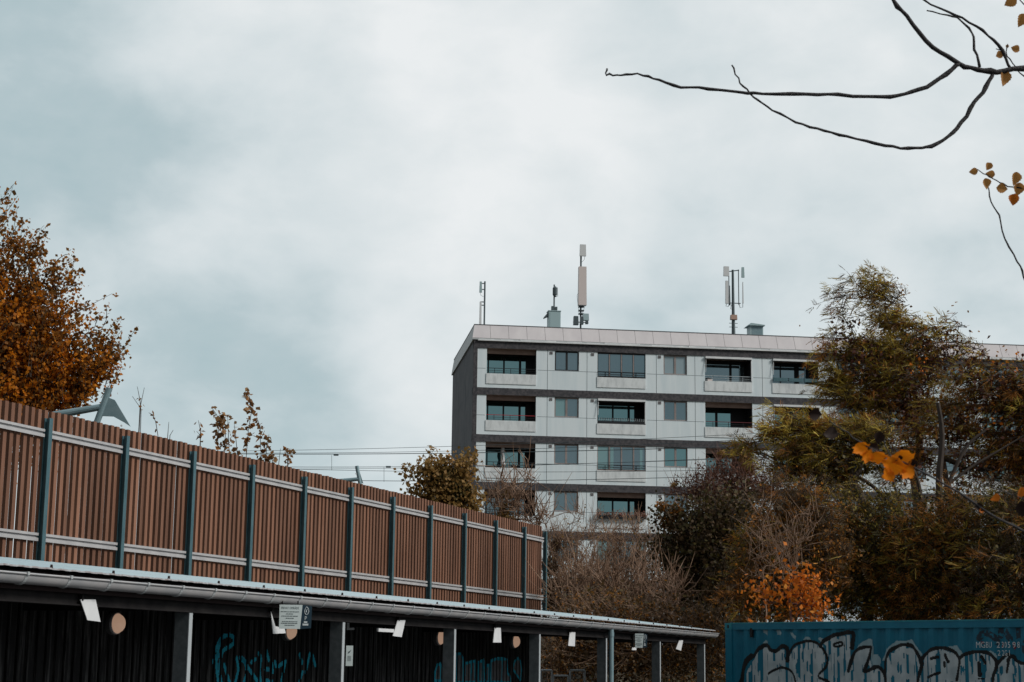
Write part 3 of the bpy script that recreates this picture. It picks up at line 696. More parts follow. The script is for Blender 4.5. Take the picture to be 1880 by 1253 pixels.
# painted marks: cells of paint laid on a relief surface
def inpoly(X, Y, poly):
    r = np.zeros(X.shape, bool); n = len(poly)
    for i in range(n):
        x0, y0 = poly[i]; x1, y1 = poly[(i+1) % n]
        if y0 == y1: continue
        c = ((y0 > Y) != (y1 > Y)) & (X < (x1-x0)*(Y-y0)/(y1-y0)+x0); r ^= c
    return r
def dline(X, Y, pl):
    d = np.full(X.shape, 1e9)
    for (x0, y0), (x1, y1) in zip(pl, pl[1:]):
        vx, vy = x1-x0, y1-y0; L2 = vx*vx+vy*vy+1e-12
        t_ = np.clip(((X-x0)*vx+(Y-y0)*vy)/L2, 0, 1); d = np.minimum(d, np.hypot(X-x0-t_*vx, Y-y0-t_*vy))
    return d
def smooth_pl(pl, n=4):
    pl = [np.array(q, float) for q in pl]; out_ = []
    P = [pl[0]]+pl+[pl[-1]]
    for i in range(1, len(P)-2):
        for j in range(n):
            t_ = j/n; a_, b_, c_, d_ = P[i-1], P[i], P[i+1], P[i+2]
            out_.append(.5*((2*b_)+(-a_+c_)*t_+(2*a_-5*b_+4*c_-d_)*t_**2+(-a_+3*b_-3*c_+d_)*t_**3))
    out_.append(pl[-1]); return [tuple(q) for q in out_]
def paint(name, mask, xs, zs, relief, m, parent, off=.004):
    nx, nz = len(xs), len(zs)
    I, J = np.nonzero(mask)                # cells (i in x, j in z)
    V = np.stack([np.repeat(xs, nz), relief(np.repeat(xs, nz))-off, np.tile(zs, nx)], 1)
    F = np.stack([I*nz+J, (I+1)*nz+J, (I+1)*nz+J+1, I*nz+J+1], 1)
    used, inv = np.unique(F.ravel(), return_inverse=True)
    return npmesh(name, V[used], inv.reshape(-1, 4), m, parent)
# blue graffiti on the black wall, drawn in the picture then mapped onto the wall
wyd = CD+wy
def wl(pl): return [onf(x_, y_, wyd) for x_, y_ in pl]
xs = np.arange(17.0, 31.0, .015); zs = np.arange(.9, 2.15, .015)
Xc, Zc = np.meshgrid((xs[:-1]+xs[1:])/2, (zs[:-1]+zs[1:])/2, indexing='ij')
def brd(x_):
    ph = np.mod(x_-5.0, PITCHB); return np.where(ph < .121, wy-.03, wy)
maskb = np.zeros(Xc.shape, bool)
def zz6(pl): return [(360+x_/7.83, 1140+y_/7.83) for x_, y_ in pl]
BL = [zz6(q) for q in ([(235, 440), (330, 250), (440, 210), (510, 250), (500, 330), (430, 380), (350, 440), (320, 560), (300, 700), (330, 885)],
      [(215, 590), (240, 520), (290, 500)], [(370, 640), (420, 800), (450, 885)], [(550, 540), (570, 700), (530, 885)], [(600, 530), (650, 560), (680, 620), (690, 760), (650, 885)],
      [(760, 600), (820, 550)], [(870, 470), (900, 540), (880, 720), (900, 885)], [(980, 430), (1010, 560)], [(1060, 620), (1070, 740)], [(1100, 590), (1115, 650)], [(1160, 650), (1210, 610)],
      [(960, 700), (1010, 700)], [(960, 860), (1060, 880)], [(1460, 490), (1495, 600)], [(1500, 740), (1450, 885)], [(1600, 480), (1545, 740)], [(1640, 490), (1680, 640)])]
BL += [[(400, 1176), (393, 1215), (396, 1253)], [(440, 1210), (470, 1253)], [(520, 1215), (512, 1253)]]
def zz7(pl): return [(780+x_/5.875, 1150+y_/5.875) for x_, y_ in pl]
polys = [[(80, 605), (85, 480), (110, 400), (150, 390), (185, 470), (190, 605)], [(218, 620), (222, 330), (300, 290), (370, 280), (398, 340), (398, 620)],
         [(402, 620), (410, 390), (470, 370), (525, 360), (530, 620)], [(548, 620), (555, 375), (620, 350), (630, 620)], [(636, 620), (640, 410), (680, 405), (682, 620)],
         [(684, 620), (690, 360), (760, 335), (872, 340), (880, 500), (905, 530), (915, 620)], [(925, 470), (945, 370), (985, 330), (1015, 370), (1030, 470), (1015, 600), (985, 560)]]
maskg = np.zeros(Xc.shape, bool); maske = np.zeros(Xc.shape, bool)
for p_ in polys:
    w_ = wl(zz7(p_)); ins = inpoly(Xc, Zc, w_); dd = dline(Xc, Zc, w_+[w_[0]])
    vis = np.mod(Xc-5.0, PITCHB) < .117; mid_ = dline(Xc, Zc, [((w_[0][0]+w_[-1][0])/2, .5), ((w_[0][0]+w_[-1][0])/2+.05, 2.)]) < .02
    paint('graffiti_letter', (ins & ((dd < .05) | mid_)) & vis, xs, zs, brd, M['spray_blue'], bwo); paint('letter_fill', ins & (dd >= .05) & ~mid_ & vis, xs, zs, brd, M['spray_dim'], bwo)
for pl in BL:
    mk = (dline(Xc, Zc, smooth_pl(wl(pl))) < .028) & vis
    if mk.any(): paint('graffiti_stroke', mk, xs, zs, brd, M['spray_blue'], bwo)

# ------------------------------------------------------------------ wall lamps, marker plates, signs
GL = 'round bulkhead lamps on the black wall'
lampd = CD+wy-.03
for i, (px_, py_, lab) in enumerate(((205, 1145, 'round peach bulkhead lamp below the leftmost white tin plate'), (524, 1159, 'round peach bulkhead lamp half hidden behind the parking notice'),
                                     (801, 1171, 'round peach bulkhead lamp left of the third visible carport post'), (939, 1178, 'round peach bulkhead lamp furthest along the wall, above grey graffiti'))):
    s_, z_ = onf(px_, py_, lampd)
    if i == 0:
        t = empty('wall_lamp', fr(s_, lampd, z_), RZF, lab, 'lamp', GL)
        q = MB(); q.tube([(0, -.0, 0), (0, -.05, 0)], .128, 24); q.build('base', t, m=M['lamp_base'])
        q = MB(); q.tube([(0, -.05, 0), (0, -.075, 0)], .118, 24); q.build('rim', t, m=M['white_tin'])
        q = MB(); rr_ = [(.108, .075), (.109, .085), (.104, .09), (.094, .113), (.078, .132), (.055, .147), (.03, .155), (.003, .158)]
        q.tube([(0, -b_, 0) for a_, b_ in rr_], [a_ for a_, b_ in rr_], 24); q.build('glass_dome', t, m=M['lamp_glass'], smooth=True)
        lamp0 = t; kids(t)
    else:
        t = copy_tree(lamp0); t.location = fr(s_, lampd, z_); t['label'] = lab
GP = 'white tin plates hanging from the carport beam'
def tinplate(px_, py_, d, poly, label, arm=None, lipb=False):
    """poly: pixel outline of the plate"""
    s_, z_ = onf(px_, py_, d)
    t = empty('tin_plate', fr(s_, d, z_), RZF, label, 'tin plate', GP)
    pl = [(a_-s_, c_-z_) for a_, c_ in (onf(x_, y_, d) for x_, y_ in poly)]
    q = MB(); q.prism(pl, -.004, .004); q.build('plate', t, m=M['white_tin'])
    q = MB(); q.box(pl[0][0]+.02, pl[0][0]+.04, -.01, .03, pl[0][1]-.01, 2.50-z_); q.build('hanger', t, m=M['beam'])
    if arm:
        a_ = onf(arm[0], arm[1], d); c_ = onf(arm[2], arm[3], d)
        q = MB(); q.box(min(a_[0], c_[0])-s_, max(a_[0], c_[0])-s_, .006, .03, a_[1]-z_-.02, a_[1]-z_+.02); q.build('arm', t, m=M['white_tin'])
    return t
d_ = CD+.165
tinplate(165, 1102, d_, [(147, 1101), (175, 1101), (184, 1142), (160, 1139)], 'crumpled white tin plate hanging above the leftmost wall lamp')
tinplate(500, 1125, d_, [(497, 1123), (505, 1150), (522, 1154), (524, 1163), (501, 1164)], 'L-shaped white tin plate behind the parking notice', )
tinplate(733, 1142, d_, [(730, 1139), (744, 1139), (737, 1170), (721, 1168)], 'white tin plate with a side arm, tilted, between second and third posts', arm=(696, 1157, 724, 1157))
tinplate(640, 1142, d_+.7, [(637, 1138), (641, 1138), (641, 1153), (650, 1153), (650, 1157), (637, 1157)], 'small bent white tin bracket directly right of the second post')
tinplate(913, 1153, d_, [(908, 1153), (919, 1153), (920, 1180), (905, 1180)], 'straight white tin plate left of the furthest wall lamp')
tinplate(1050, 1161, d_, [(1046, 1161), (1056, 1161), (1055, 1187), (1043, 1186)], 'straight white tin plate in the first open bay, seen against brown shrubs')
tinplate(1166, 1188, d_, [(1161, 1189), (1168, 1189), (1168, 1194), (1160, 1194)], 'small white tin end showing under the far parking notice')
tinplate(1250, 1177, d_, [(1247, 1176), (1254, 1176), (1250, 1195), (1241, 1192)], 'tilted white tin plate in the last bay of the carport')
def textmesh(txt, size, sx=1.):
    cu = bpy.data.curves.new('txt', 'FONT'); cu.body = txt; cu.size = size; cu.align_x = 'CENTER'; cu.align_y = 'CENTER'; cu.resolution_u = 2
    ob = bpy.data.objects.new('txt', cu); sc.collection.objects.link(ob); bpy.context.view_layer.update()
    dg = bpy.context.evaluated_depsgraph_get(); me = ob.evaluated_get(dg).to_mesh()
    vs = [(q.co.x*sx, q.co.y) for q in me.vertices]; fs = [tuple(p_.vertices) for p_ in me.polygons]
    ob.evaluated_get(dg).to_mesh_clear(); bpy.data.objects.remove(ob); bpy.data.curves.remove(cu); return vs, fs
def addtext(q, txt, size, cx, cz, y, sx=1.):
    vs, fs = textmesh(txt, size, sx); q.add([(a_+cx, y, c_+cz) for a_, c_ in vs], fs)
def notice(px0, py0, px1, py1, label, d):
    s0, z1 = onf(px0, py0, d); s1, z0 = onf(px1, py1, d)
    # board faces the camera side of the carport: a board turned towards the entrance
    wd_, h = .27, z1-z0
    c_ = np.array(fr((s0+s1)/2, d, z0)); rz = math.atan2(c_[1], c_[0])-math.pi/2
    Zd = c_[1]; W = (px1-px0)/FPX*Zd; W2 = W*.42
    t = empty('parking_notice', c_, rz, label, 'notice', 'parking notices under the gutter')
    q = MB(); q.prism([(-W/2+.012, 0), (W/2-.012, 0), (W/2+.006, h), (-W/2+.01, h)], -.006, .0); q.build('notice_board', t, m=M['sign_white'])
    q = MB(); q.prism([(W/2-.010, .0), (W/2+W2, .01), (W/2+W2+.004, h-.01), (W/2+.008, h)], -.002, .006); q.build('side_board', t, m=M['sign_navy'])
    q = MB(); addtext(q, 'PRIVAT OMRÅDE', h*.135, 0, h*.86, -.0085, .72)
    r_ = random.Random(2)
    for j, (fr_, wf) in enumerate(((.71, .80), (.62, .32), (.53, .72), (.44, .34), (.30, .66), (.23, .74), (.15, .42))):
        a_ = -W*wf/2
        while a_ < W*wf/2-.01:
            ln = r_.uniform(.008, .03); e_ = min(a_+ln, W*wf/2); q.box(a_, e_, -.0085, -.0075, h*fr_-h*.013, h*fr_+h*.013); a_ = e_+.004
    q.build('print', t, m=M['sign_ink'])
    q = MB(); cx = W/2+W2*.5; y = -.0045
    ring = [(math.sin(a_)*.022*(1-.35*math.cos(a_)) if math.cos(a_) > 0 else math.sin(a_)*.022, math.cos(a_)*.04) for a_ in np.linspace(0, 2*math.pi, 25)]
    for a_, c2 in zip(ring, ring[1:]): q.tube([(cx+a_[0], y, h*.76+a_[1]), (cx+c2[0], y, h*.76+c2[1])], .003, 4)
    q.tube([(cx, y, h*.69), (cx-.006, y, h*.76), (cx+.006, y, h*.82)], .004, 4)
    addtext(q, 'P', h*.24, cx-.008, h*.44, y, .8)
    for j, (a_, zq) in enumerate(((.5, .30), (.5, .27), (.85, .20), (.85, .165))): q.box(cx-W2*.35*a_-.008, cx+W2*.35*a_-.008, y-.001, y, h*zq-.004, h*zq+.006)
    q.build('side_print', t, m=M['sign_wink'])
    q = MB(); q.box(-W/2+.03, -W/2+.045, .007, .02, h*.5, h+.04); q.box(W/2-.05, W/2-.035, .007, .02, h*.5, h+.04); q.build('bracket', t, m=M['beam'])
    return t
notice(511, 1109, 553, 1156, 'pale parking notice with navy side board, under the gutter before the second post', CD-.06)
notice(1165, 1163, 1181, 1190, 'pale parking notice with navy side board, in the open bay right of the downpipe', CD-.06)
c_ = np.array(fr(*onf(641, 1223, CD)[:1], CD, onf(641, 1223, CD)[1])); rz = math.atan2(c_[1], c_[0])-math.pi/2
t = empty('post_sign', c_, rz, 'narrow pale sign with a black emblem, fixed to the second carport post', 'sign')
h = (1223-1187)/FPX*c_[1]; wd_ = 12.5/FPX*c_[1]
q = MB(); q.box(-wd_/2, wd_/2, -.004, .0, 0, h); q.build('sign_board', t, m=M['sign_white'])
q = MB(); y = -.006; q.add([(-.018, y, h*.60), (.004, y, h*.66), (.02, y, h*.80), (.002, y, h*.74), (-.016, y, h*.69)], [(0, 1, 2, 3, 4)])
for j in range(5): q.box(-wd_*.28, wd_*.26, y, y+.001, h*(.47-.055*j), h*(.475-.055*j)+.003)
q.build('print', t, m=M['sign_ink'])

# galvanised gates beyond the open bays
for i, (x0, x1, y1, lab) in enumerate(((993, 1016, 1231, 'galvanised mesh gate right behind the fourth carport post'), (1016, 1046, 1241, 'lower galvanised gate frame between two taller mesh gates'), (1047, 1076, 1231, 'galvanised mesh gate at the right of the gate row'))):
    Zg = 34.5; A = pt(x0, y1, Zg); Bq = pt(x1, y1, Zg); wd_ = Bq[0]-A[0]-.03; h = A[2]
    t = empty('metal_gate', (A[0], Zg, 0), 0, lab, 'gate', 'galvanised gates behind the carport')
    q = MB(); r = .02
    q.tube([(0, 0, 0), (0, 0, h)], r, 8); q.tube([(wd_, 0, 0), (wd_, 0, h)], r, 8); q.tube([(-.0, 0, h), (wd_, 0, h)], r, 8); q.tube([(0, 0, h-.25), (wd_, 0, h-.25)], r*.8, 8); q.tube([(0, 0, .3), (wd_, 0, .3)], r*.8, 8)
    q.build('frame', t, m=M['cp_edge'])
    q = MB()
    for j in range(int(wd_/.05)): q.box(.04+.05*j, .044+.05*j, -.003, .003, .3, h-.03)
    for j in range(int((h-.3)/.05)): q.box(.0, wd_, -.005, -.0035, .33+.05*j, .334+.05*j)
    q.build('mesh', t, m=M['cp_post'])

# ------------------------------------------------------------------ shipping container
A = pt(1331.5, 1148, 32.0); Bq = pt(1880, 1140.5, 27.2)
Cd = unit([Bq[0]-A[0], Bq[1]-A[1], 0]); RZC = math.atan2(Cd[1], Cd[0])
CT = 2.59
con = empty('shipping_container', (A[0], A[1], 0), RZC, 'teal-blue corrugated shipping container covered in grey and black graffiti', 'shipping container')
def onc(x_, y_, off=0.):
    vv = ray(x_, y_); Nn = np.array([Cd[1], -Cd[0], 0]); O = np.array([A[0], A[1], 0]); tt = ((O-CAM)@Nn)/(vv@Nn); qq = CAM+vv*tt; return (qq-O)@Cd, qq[2]
CL, CW, PC = 12.19, 2.44, .29
def corr(x_, n=None):
    ph = np.mod(np.asarray(x_)-.16, PC)/PC
    return .012 + .036*np.interp(ph, [0, .26, .5, .76, 1.], [0, 0, 1, 1, 0])
q = MB(); q.mat(M['cont']); xs_ = [.16]
k = 0
while .16+PC*(k+1) < CL-.16:
    xs_ += [.16+PC*k+PC*f_ for f_ in (.26, .5, .76, 1.)]; k += 1
xs_.append(CL-.16)
for a_, c_ in zip(xs_, xs_[1:]): q.quad((a_, corr(a_), .16), (c_, corr(c_), .16), (c_, corr(c_), CT-.12), (a_, corr(a_), CT-.12))
q.quad((0.01, CW, .0), (CL, CW, 0), (CL, CW, CT), (0.01, CW, CT)); q.quad((.01, .03, .0), (.01, .03, CT-.01), (.01, CW, CT-.01), (.01, CW, 0)); q.quad((CL-.01, .03, .0), (CL-.01, CW, 0), (CL-.01, CW, CT-.01), (CL-.01, .03, CT-.01))
body = q.build('side_panel', con)
q = MB(); q.mat(M['cont'])
q.box(.12, CL-.12, .0, .07, CT-.12, CT-.012); q.box(.12, CL-.12, 0, .09, 0, .16); q.build('frame_rail', con)
for x0 in (0, CL-.16): q = MB(); q.box(x0, x0+.16, -.004, .12, .12, CT-.12); q.build('corner_post', con, m=M['cont'])
for x0 in (0, CL-.16):
    for z0 in (0, CT-.12):
        q = MB(); q.mat(M['cont_edge']).box(x0-.004, x0+.165, -.01, .16, z0, z0+.124); q.mat(M['spray_black']).box(x0+.06, x0+.10, -.013, -.0102, z0+.03, z0+.09); q.build('corner_casting', con)
q = MB(); q.mat(M['cont_edge']); q.box(.12, CL-.12, -.004, .09, CT-.012, CT+.008); q.quad((.1, .09, CT-.01), (CL, .09, CT-.01), (CL, CW, CT-.01), (.1, CW, CT-.01)); q.build('roof', con)
q = MB(); s_, z_ = onc(1379, 1163); q.box(s_-.03, s_+.03, -.002, .03, z_-.07, z_+.09); q.build('ventilator', con, m=M['spray_black'])
# graffiti
xs = np.arange(.2, 8.6, .0125); zs = np.arange(.9, CT-.125, .0125)
Xc, Zc = np.meshgrid((xs[:-1]+xs[1:])/2, (zs[:-1]+zs[1:])/2, indexing='ij')
def cz3(pl): return [onc(1320+x_/6.714, 1130+y_/6.714) for x_, y_ in pl]
def cz4(pl): return [onc(1600+x_/6.714, 1130+y_/6.714) for x_, y_ in pl]
lines = [  # (points, half width)
 (cz3([(250, 1000), (290, 700), (350, 560), (430, 480), (500, 400), (560, 365), (600, 385), (630, 425), (680, 440), (730, 405), (790, 380), (830, 430), (830, 560)]), .042),
 (cz3([(200, 1000), (270, 750), (300, 600), (380, 500)]), .05),
 (cz3([(600, 720), (700, 660), (790, 645), (880, 700), (930, 780), (950, 900)]), .026),
 (cz3([(840, 490), (880, 410), (960, 350), (1070, 318), (1160, 330), (1250, 380), (1300, 470), (1320, 570), (1290, 660), (1210, 750), (1300, 800), (1380, 860)]), .028),
 (cz3([(1240, 380), (1290, 310), (1380, 260), (1500, 225), (1600, 210), (1640, 225), (1635, 300), (1625, 400)]), .042),
 (cz3([(1590, 690), (1620, 560), (1660, 450), (1740, 405), (1850, 390), (1850, 440), (1820, 560), (1785, 690), (1850, 665), (1920, 650)]), .034),
 (cz4([(0, 650), (70, 635), (120, 690), (150, 760), (170, 860)]), .036),
 (cz4([(150, 700), (160, 560), (220, 440), (320, 375), (420, 362), (500, 390), (560, 470), (600, 560), (605, 640), (580, 740), (560, 860)]), .036),
 (cz4([(605, 540), (660, 470), (750, 415), (850, 400), (950, 420), (1030, 480), (1075, 560), (1060, 660), (1030, 800)]), .034),
 (cz4([(1090, 520), (1170, 470), (1290, 450), (1400, 460), (1480, 500), (1530, 570), (1530, 650), (1500, 740), (1485, 860)]), .034),
 (cz4([(1540, 600), (1600, 520), (1690, 480), (1690, 540), (1660, 700)]), .030),
 (cz4([(1670, 560), (1730, 500), (1770, 560), (1840, 590), (1900, 590), (2000, 560), (2100, 600), (2150, 760)]), .03),
 (cz4([(730, 535), (800, 515)]), .03), (cz4([(900, 490), (940, 570)]), .035), (cz4([(890, 590), (892, 620)]), .045), (cz4([(680, 765), (820, 710)]), .025),
 (cz4([(1345, 510), (1385, 590)]), .03), (cz4([(1318, 590), (1328, 740)]), .04), (cz4([(1310, 780), (1370, 780)]), .012), (cz3([(1410, 360), (1480, 330), (1505, 360), (1450, 385), (1410, 375)]), .022), (cz3([(1530, 375), (1534, 378)]), .025)]
black = np.zeros(Xc.shape, bool)
rngp = np.random.default_rng(2)
def vnoise(X, Y, s, seed):
    r_ = np.random.default_rng(seed); T_ = r_.random((64, 64)); x_ = X/s; y_ = Y/s; i = np.floor(x_).astype(int); j = np.floor(y_).astype(int); fx = x_-i; fy = y_-j; fx = fx*fx*(3-2*fx); fy = fy*fy*(3-2*fy)
    g_ = lambda a_, b_: T_[a_ % 64, b_ % 64]
    return (g_(i, j)*(1-fx)+g_(i+1, j)*fx)*(1-fy)+(g_(i, j+1)*(1-fx)+g_(i+1, j+1)*fx)*fy
for pl, hw in lines: black |= dline(Xc, Zc, smooth_pl(pl) if len(pl) > 2 else pl) < hw*.86*(.85+.3*vnoise(Xc, Zc, .08, 3))
grey_polys = [cz3([(320, 1300), (340, 700), (400, 560), (520, 400), (600, 400), (680, 470), (760, 420), (820, 430), (850, 500), (900, 430), (1000, 350), (1130, 330), (1260, 400), (1290, 330), (1400, 270), (1620, 240), (1620, 480), (1650, 460), (1720, 420), (1840, 400), (1860, 640), (1940, 640), (1960, 1300)]),
              cz4([(-20, 1300), (-20, 640), (80, 630), (150, 720), (160, 560), (260, 420), (400, 370), (530, 440), (605, 560), (700, 450), (850, 410), (1000, 470), (1075, 560), (1150, 490), (1300, 460), (1480, 510), (1530, 600), (1690, 490), (1730, 510), (1800, 590), (2000, 580), (2150, 700), (2250, 1300)])]
pale_polys = [cz3([(520, 170), (560, 165), (590, 195), (590, 250), (530, 210)]), cz3([(690, 180), (740, 170), (765, 215), (760, 245), (700, 240)]), cz3([(860, 215), (900, 215), (945, 260), (940, 300), (870, 245)]),
              cz3([(1020, 300), (1060, 262), (1110, 270), (1130, 310), (1070, 295)]), cz3([(520, 340), (560, 305), (590, 320), (590, 360), (560, 350)]), cz3([(1210, 290), (1240, 270), (1280, 290), (1260, 330)]),
              cz3([(1680, 400), (1760, 330), (1830, 285), (1880, 300), (1900, 480), (1860, 640), (1860, 380)]), cz4([(0, 320), (20, 400), (20, 480), (70, 485), (100, 540), (90, 640), (0, 640)]),
              cz4([(110, 560), (180, 420), (290, 310), (400, 320), (480, 295), (550, 380), (610, 470), (600, 560), (520, 400), (400, 360), (250, 400), (150, 560)]), cz4([(940, 385), (1030, 370), (1100, 440), (1130, 480), (1080, 540), (1020, 450)]), cz4([(1400, 440), (1470, 435), (1530, 480), (1540, 540), (1480, 480)])]
grey = np.zeros(Xc.shape, bool); pale = np.zeros(Xc.shape, bool)
for p_ in grey_polys: grey |= inpoly(Xc, Zc, p_)
ph = np.mod(Xc-.16, PC)/PC
streak = (vnoise(Xc*4, Zc*.6, .12, 5) > .76) | ((np.abs(ph-.38) < .07) & (vnoise(Xc, Zc, .14, 9) > .42))
grey &= ~black & ~streak
red = (inpoly(Xc, Zc, cz4([(1600, 330), (1620, 340), (1610, 400), (1590, 390)])) | inpoly(Xc, Zc, cz4([(1735, 340), (1750, 335), (1765, 400), (1750, 420), (1730, 390)])) | inpoly(Xc, Zc, cz4([(1335, 325), (1360, 320), (1365, 350), (1340, 345)])))
paint('graffiti_outline', black, xs, zs, corr, M['spray_black'], con); paint('graffiti_fill', grey, xs, zs, corr, M['spray_grey'], con)
[paint('spray_patch', inpoly(Xc, Zc, p_) & ~black & ~grey, xs, zs, corr, M['spray_pale'], con) for p_ in pale_polys]; paint('red_mark', red, xs, zs, corr, M['spray_red'], con, .008)
old = np.zeros(Xc.shape, bool)
for pl in ([(1320, 280), (1350, 230), (1420, 220), (1500, 260), (1540, 330)], [(1570, 160), (1575, 250)], [(1620, 160), (1700, 290)], [(1790, 160), (1795, 270)], [(1870, 340), (1880, 430)]):
    old |= (dline(Xc, Zc, cz4(pl)) < .05) & (vnoise(Xc, Zc, .04, 21) > .3)
paint('faded_tag', old & ~red & ~black & ~grey, xs, zs, corr, M['sign_navy'], con, .003)
q = MB()
for txt, cx, cy, hh in (('M', 1312, 368, 72), ('G', 1362, 368, 72), ('B', 1410, 368, 72), ('U', 1460, 368, 72), ('2', 1550, 368, 72), ('3', 1602, 368, 72), ('0', 1650, 368, 72), ('5', 1695, 368, 72), ('9', 1745, 368, 72), ('8', 1797, 368, 72),
                        ('2', 1558, 468, 64), ('2', 1606, 468, 64), ('G', 1652, 468, 64), ('1', 1700, 468, 64)):
    s_, z_ = onc(1600+cx/6.714, 1130+cy/6.714)
    vs, fs = textmesh(txt, hh/6.714/FPX*28/.70, .80)
    q.add([(s_+a_, float(corr(s_+a_))-.010, z_+c_) for a_, c_ in vs], fs)
q.build('container_number', con, m=M['sign_wink'])

# ------------------------------------------------------------------ tube frames (behind the fence) and overhead wires
def tubeframe(pts, Z, r, label, tri, arm):
    A = pt(*pts[0], Z); 
    t = empty('gantry_frame', (A[0], Z, 3), 0, label, 'gantry', 'tube gantries behind the fence')
    def l_(x_, y_, dz=0): p_ = pt(x_, y_, Z+dz); return (p_[0]-A[0], p_[1]-Z, p_[2]-3)
    low = l_(*pts[0]); hi = l_(*pts[1]); ext = (low[0]*2-hi[0], 0, low[2]*2-hi[2])
    k_ = (low[2]+3)/(hi[2]-low[2]); foot = (low[0]-(hi[0]-low[0])*.4*k_, 0, -.2)
    q = MB(); q.tube([foot, ext, low, hi], r, 12); q.build('slanted_tube', t, m=M['tube'])
    q = MB(); q.tube([l_(*arm[0]), l_(*arm[1])], [r*1.25, r*1.0], 12); 
    q.build('arm_tube', t, m=M['tube'])
    q = MB(); q.prism([(l_(*p_)[0], l_(*p_)[2]) for p_ in tri], -.03, .03); q.build('gusset_plate', t, m=M['tube'])
    q = MB()
    for p_ in (tri[1], tri[-2]):
        c_ = l_(*p_); q.tube([(c_[0]-.05, -.05, c_[2]-.08), (c_[0]-.05, -.03, c_[2]-.08)], .025, 8)
    q.build('bolt', t, m=M['lip'])
tubeframe([(180, 770), (201, 713)], 38, .075, 'grey tube gantry with triangular plate in front of the orange tree', [(185, 764), (198, 730), (211, 735), (240, 784), (228, 776), (208, 765)], [(70, 768), (184, 748)])
tubeframe([(661, 888), (655, 856)], 54, .06, 'smaller grey tube gantry further along the fence below the wires', [(660, 886), (657, 866), (660, 866), (667, 888)], [(620, 884), (658, 880)])
W_ = [((470, 832), (1520, 790), .012, 88, 72), ((470, 838), (1520, 815), .02, 88, 72), ((618, 836), (1520, 800), .012, 84, 72), ((560, 862), (1520, 836), .014, 86, 70),
      ((575, 865.5), (1520, 833), .010, 86, 70), ((590, 867), (1520, 860), .012, 86, 70), ((660, 887), (1520, 868), .016, 86, 70)]
labs = ['topmost thin overhead wire crossing behind the fence', 'thick second overhead wire from the top', 'thin wire branching upward from the clamp on the second wire', 'overhead wire just below the first dropper clamp',
        'thin overhead wire running close under the middle wire', 'flat overhead wire below the middle pair', 'lowest overhead wire, passing behind the small orange tree']
for (a_, c_, r, Za, Zb), lab in zip(W_, labs):
    P0, P1 = pt(*a_, Za), pt(*c_, Zb); d = P1-P0; P0 = P0-d*.35; P1 = P1+d*.5
    q = MB(); n_ = 24; pts = []
    for i in range(n_+1):
        f_ = i/n_; p_ = P0+(P1-P0)*f_; p_ = p_ - np.array([0, 0, .5])*(4*f_*(1-f_)) + np.array([0, 0, .42]); pts.append(p_)
    q.tube(pts, r*.9, 5); tag(q.build('overhead_wire', m=M['antenna_m']), lab, 'wire', 'overhead railway wires')
for x_, y0, y1, lab in ((609, 836, 864, 'short vertical dropper wire hanging left of the smaller gantry'), (705, 858, 885, 'short vertical dropper wire between the smaller gantry and the small tree')):
    q = MB(); q.tube([pt(x_, y0, 85), pt(x_, y1, 85)], .01, 5); p_ = pt(x_+8, y0-.5, 85); q.tube([p_-(.12, 0, 0), p_+(.12, 0, 0)], .05, 6)
    tag(q.build('dropper_wire', m=M['antenna_m']), lab, 'wire', 'dropper wires')

# ------------------------------------------------------------------ vegetation
def clumps_w(cl, Z, depth=1.0, yj=0):
    out_ = []
    for c in cl:
        x_, y_, r = c[:3]; zz = Z + (c[3] if len(c) > 3 else 0)
        out_.append((pt(x_, y_, zz), r/FPX*zz))
    return out_
def sample(cl, n, rg, depth=1., shell=.5):
    vol = np.array([r**2.2 for c, r in cl]); k = rg.choice(len(cl), n, p=vol/vol.sum())
    d = rg.normal(size=(n, 3)); d /= np.linalg.norm(d, axis=1)[:, None]
    rad = rg.random(n)**shell
    C_ = np.array([c for c, r in cl])[k]; r_ = np.array([r for c, r in cl])[k]
    return C_ + d*(rad*r_)[:, None]*np.array([1, depth, 1]), k
def skeleton(trunk, pts, w=.35, bias=(0, 0, 0)):
    """join every sample to its cheapest already-joined neighbour"""
    nodes = [np.array(p_, float) for p_ in trunk]; par = [-1]+list(range(len(trunk)-1)); cost = [0.]
    for i in range(1, len(trunk)): cost.append(cost[-1]+np.linalg.norm(nodes[i]-nodes[i-1])*.2)
    top = nodes[-1]; order = np.argsort(np.linalg.norm(pts-top, axis=1))
    N = len(trunk)+len(pts); A_ = np.zeros((N, 3)); A_[:len(trunk)] = nodes; C_ = np.zeros(N); C_[:len(trunk)] = cost; m_ = len(trunk)
    ok0 = 1 if len(trunk) > 2 else 0
    for i in order:
        p_ = pts[i]; d = np.linalg.norm(A_[ok0:m_]-p_, axis=1); up = (A_[ok0:m_, 2]-p_[2]); c = d*d*1.2 + w*C_[ok0:m_]*.5*d.min() + np.maximum(up, 0)*.6*d
        j = int(np.argmin(c))+ok0; A_[m_] = p_; C_[m_] = C_[j]+d[j-ok0]; par.append(j); m_ += 1
    return A_, np.array(par)
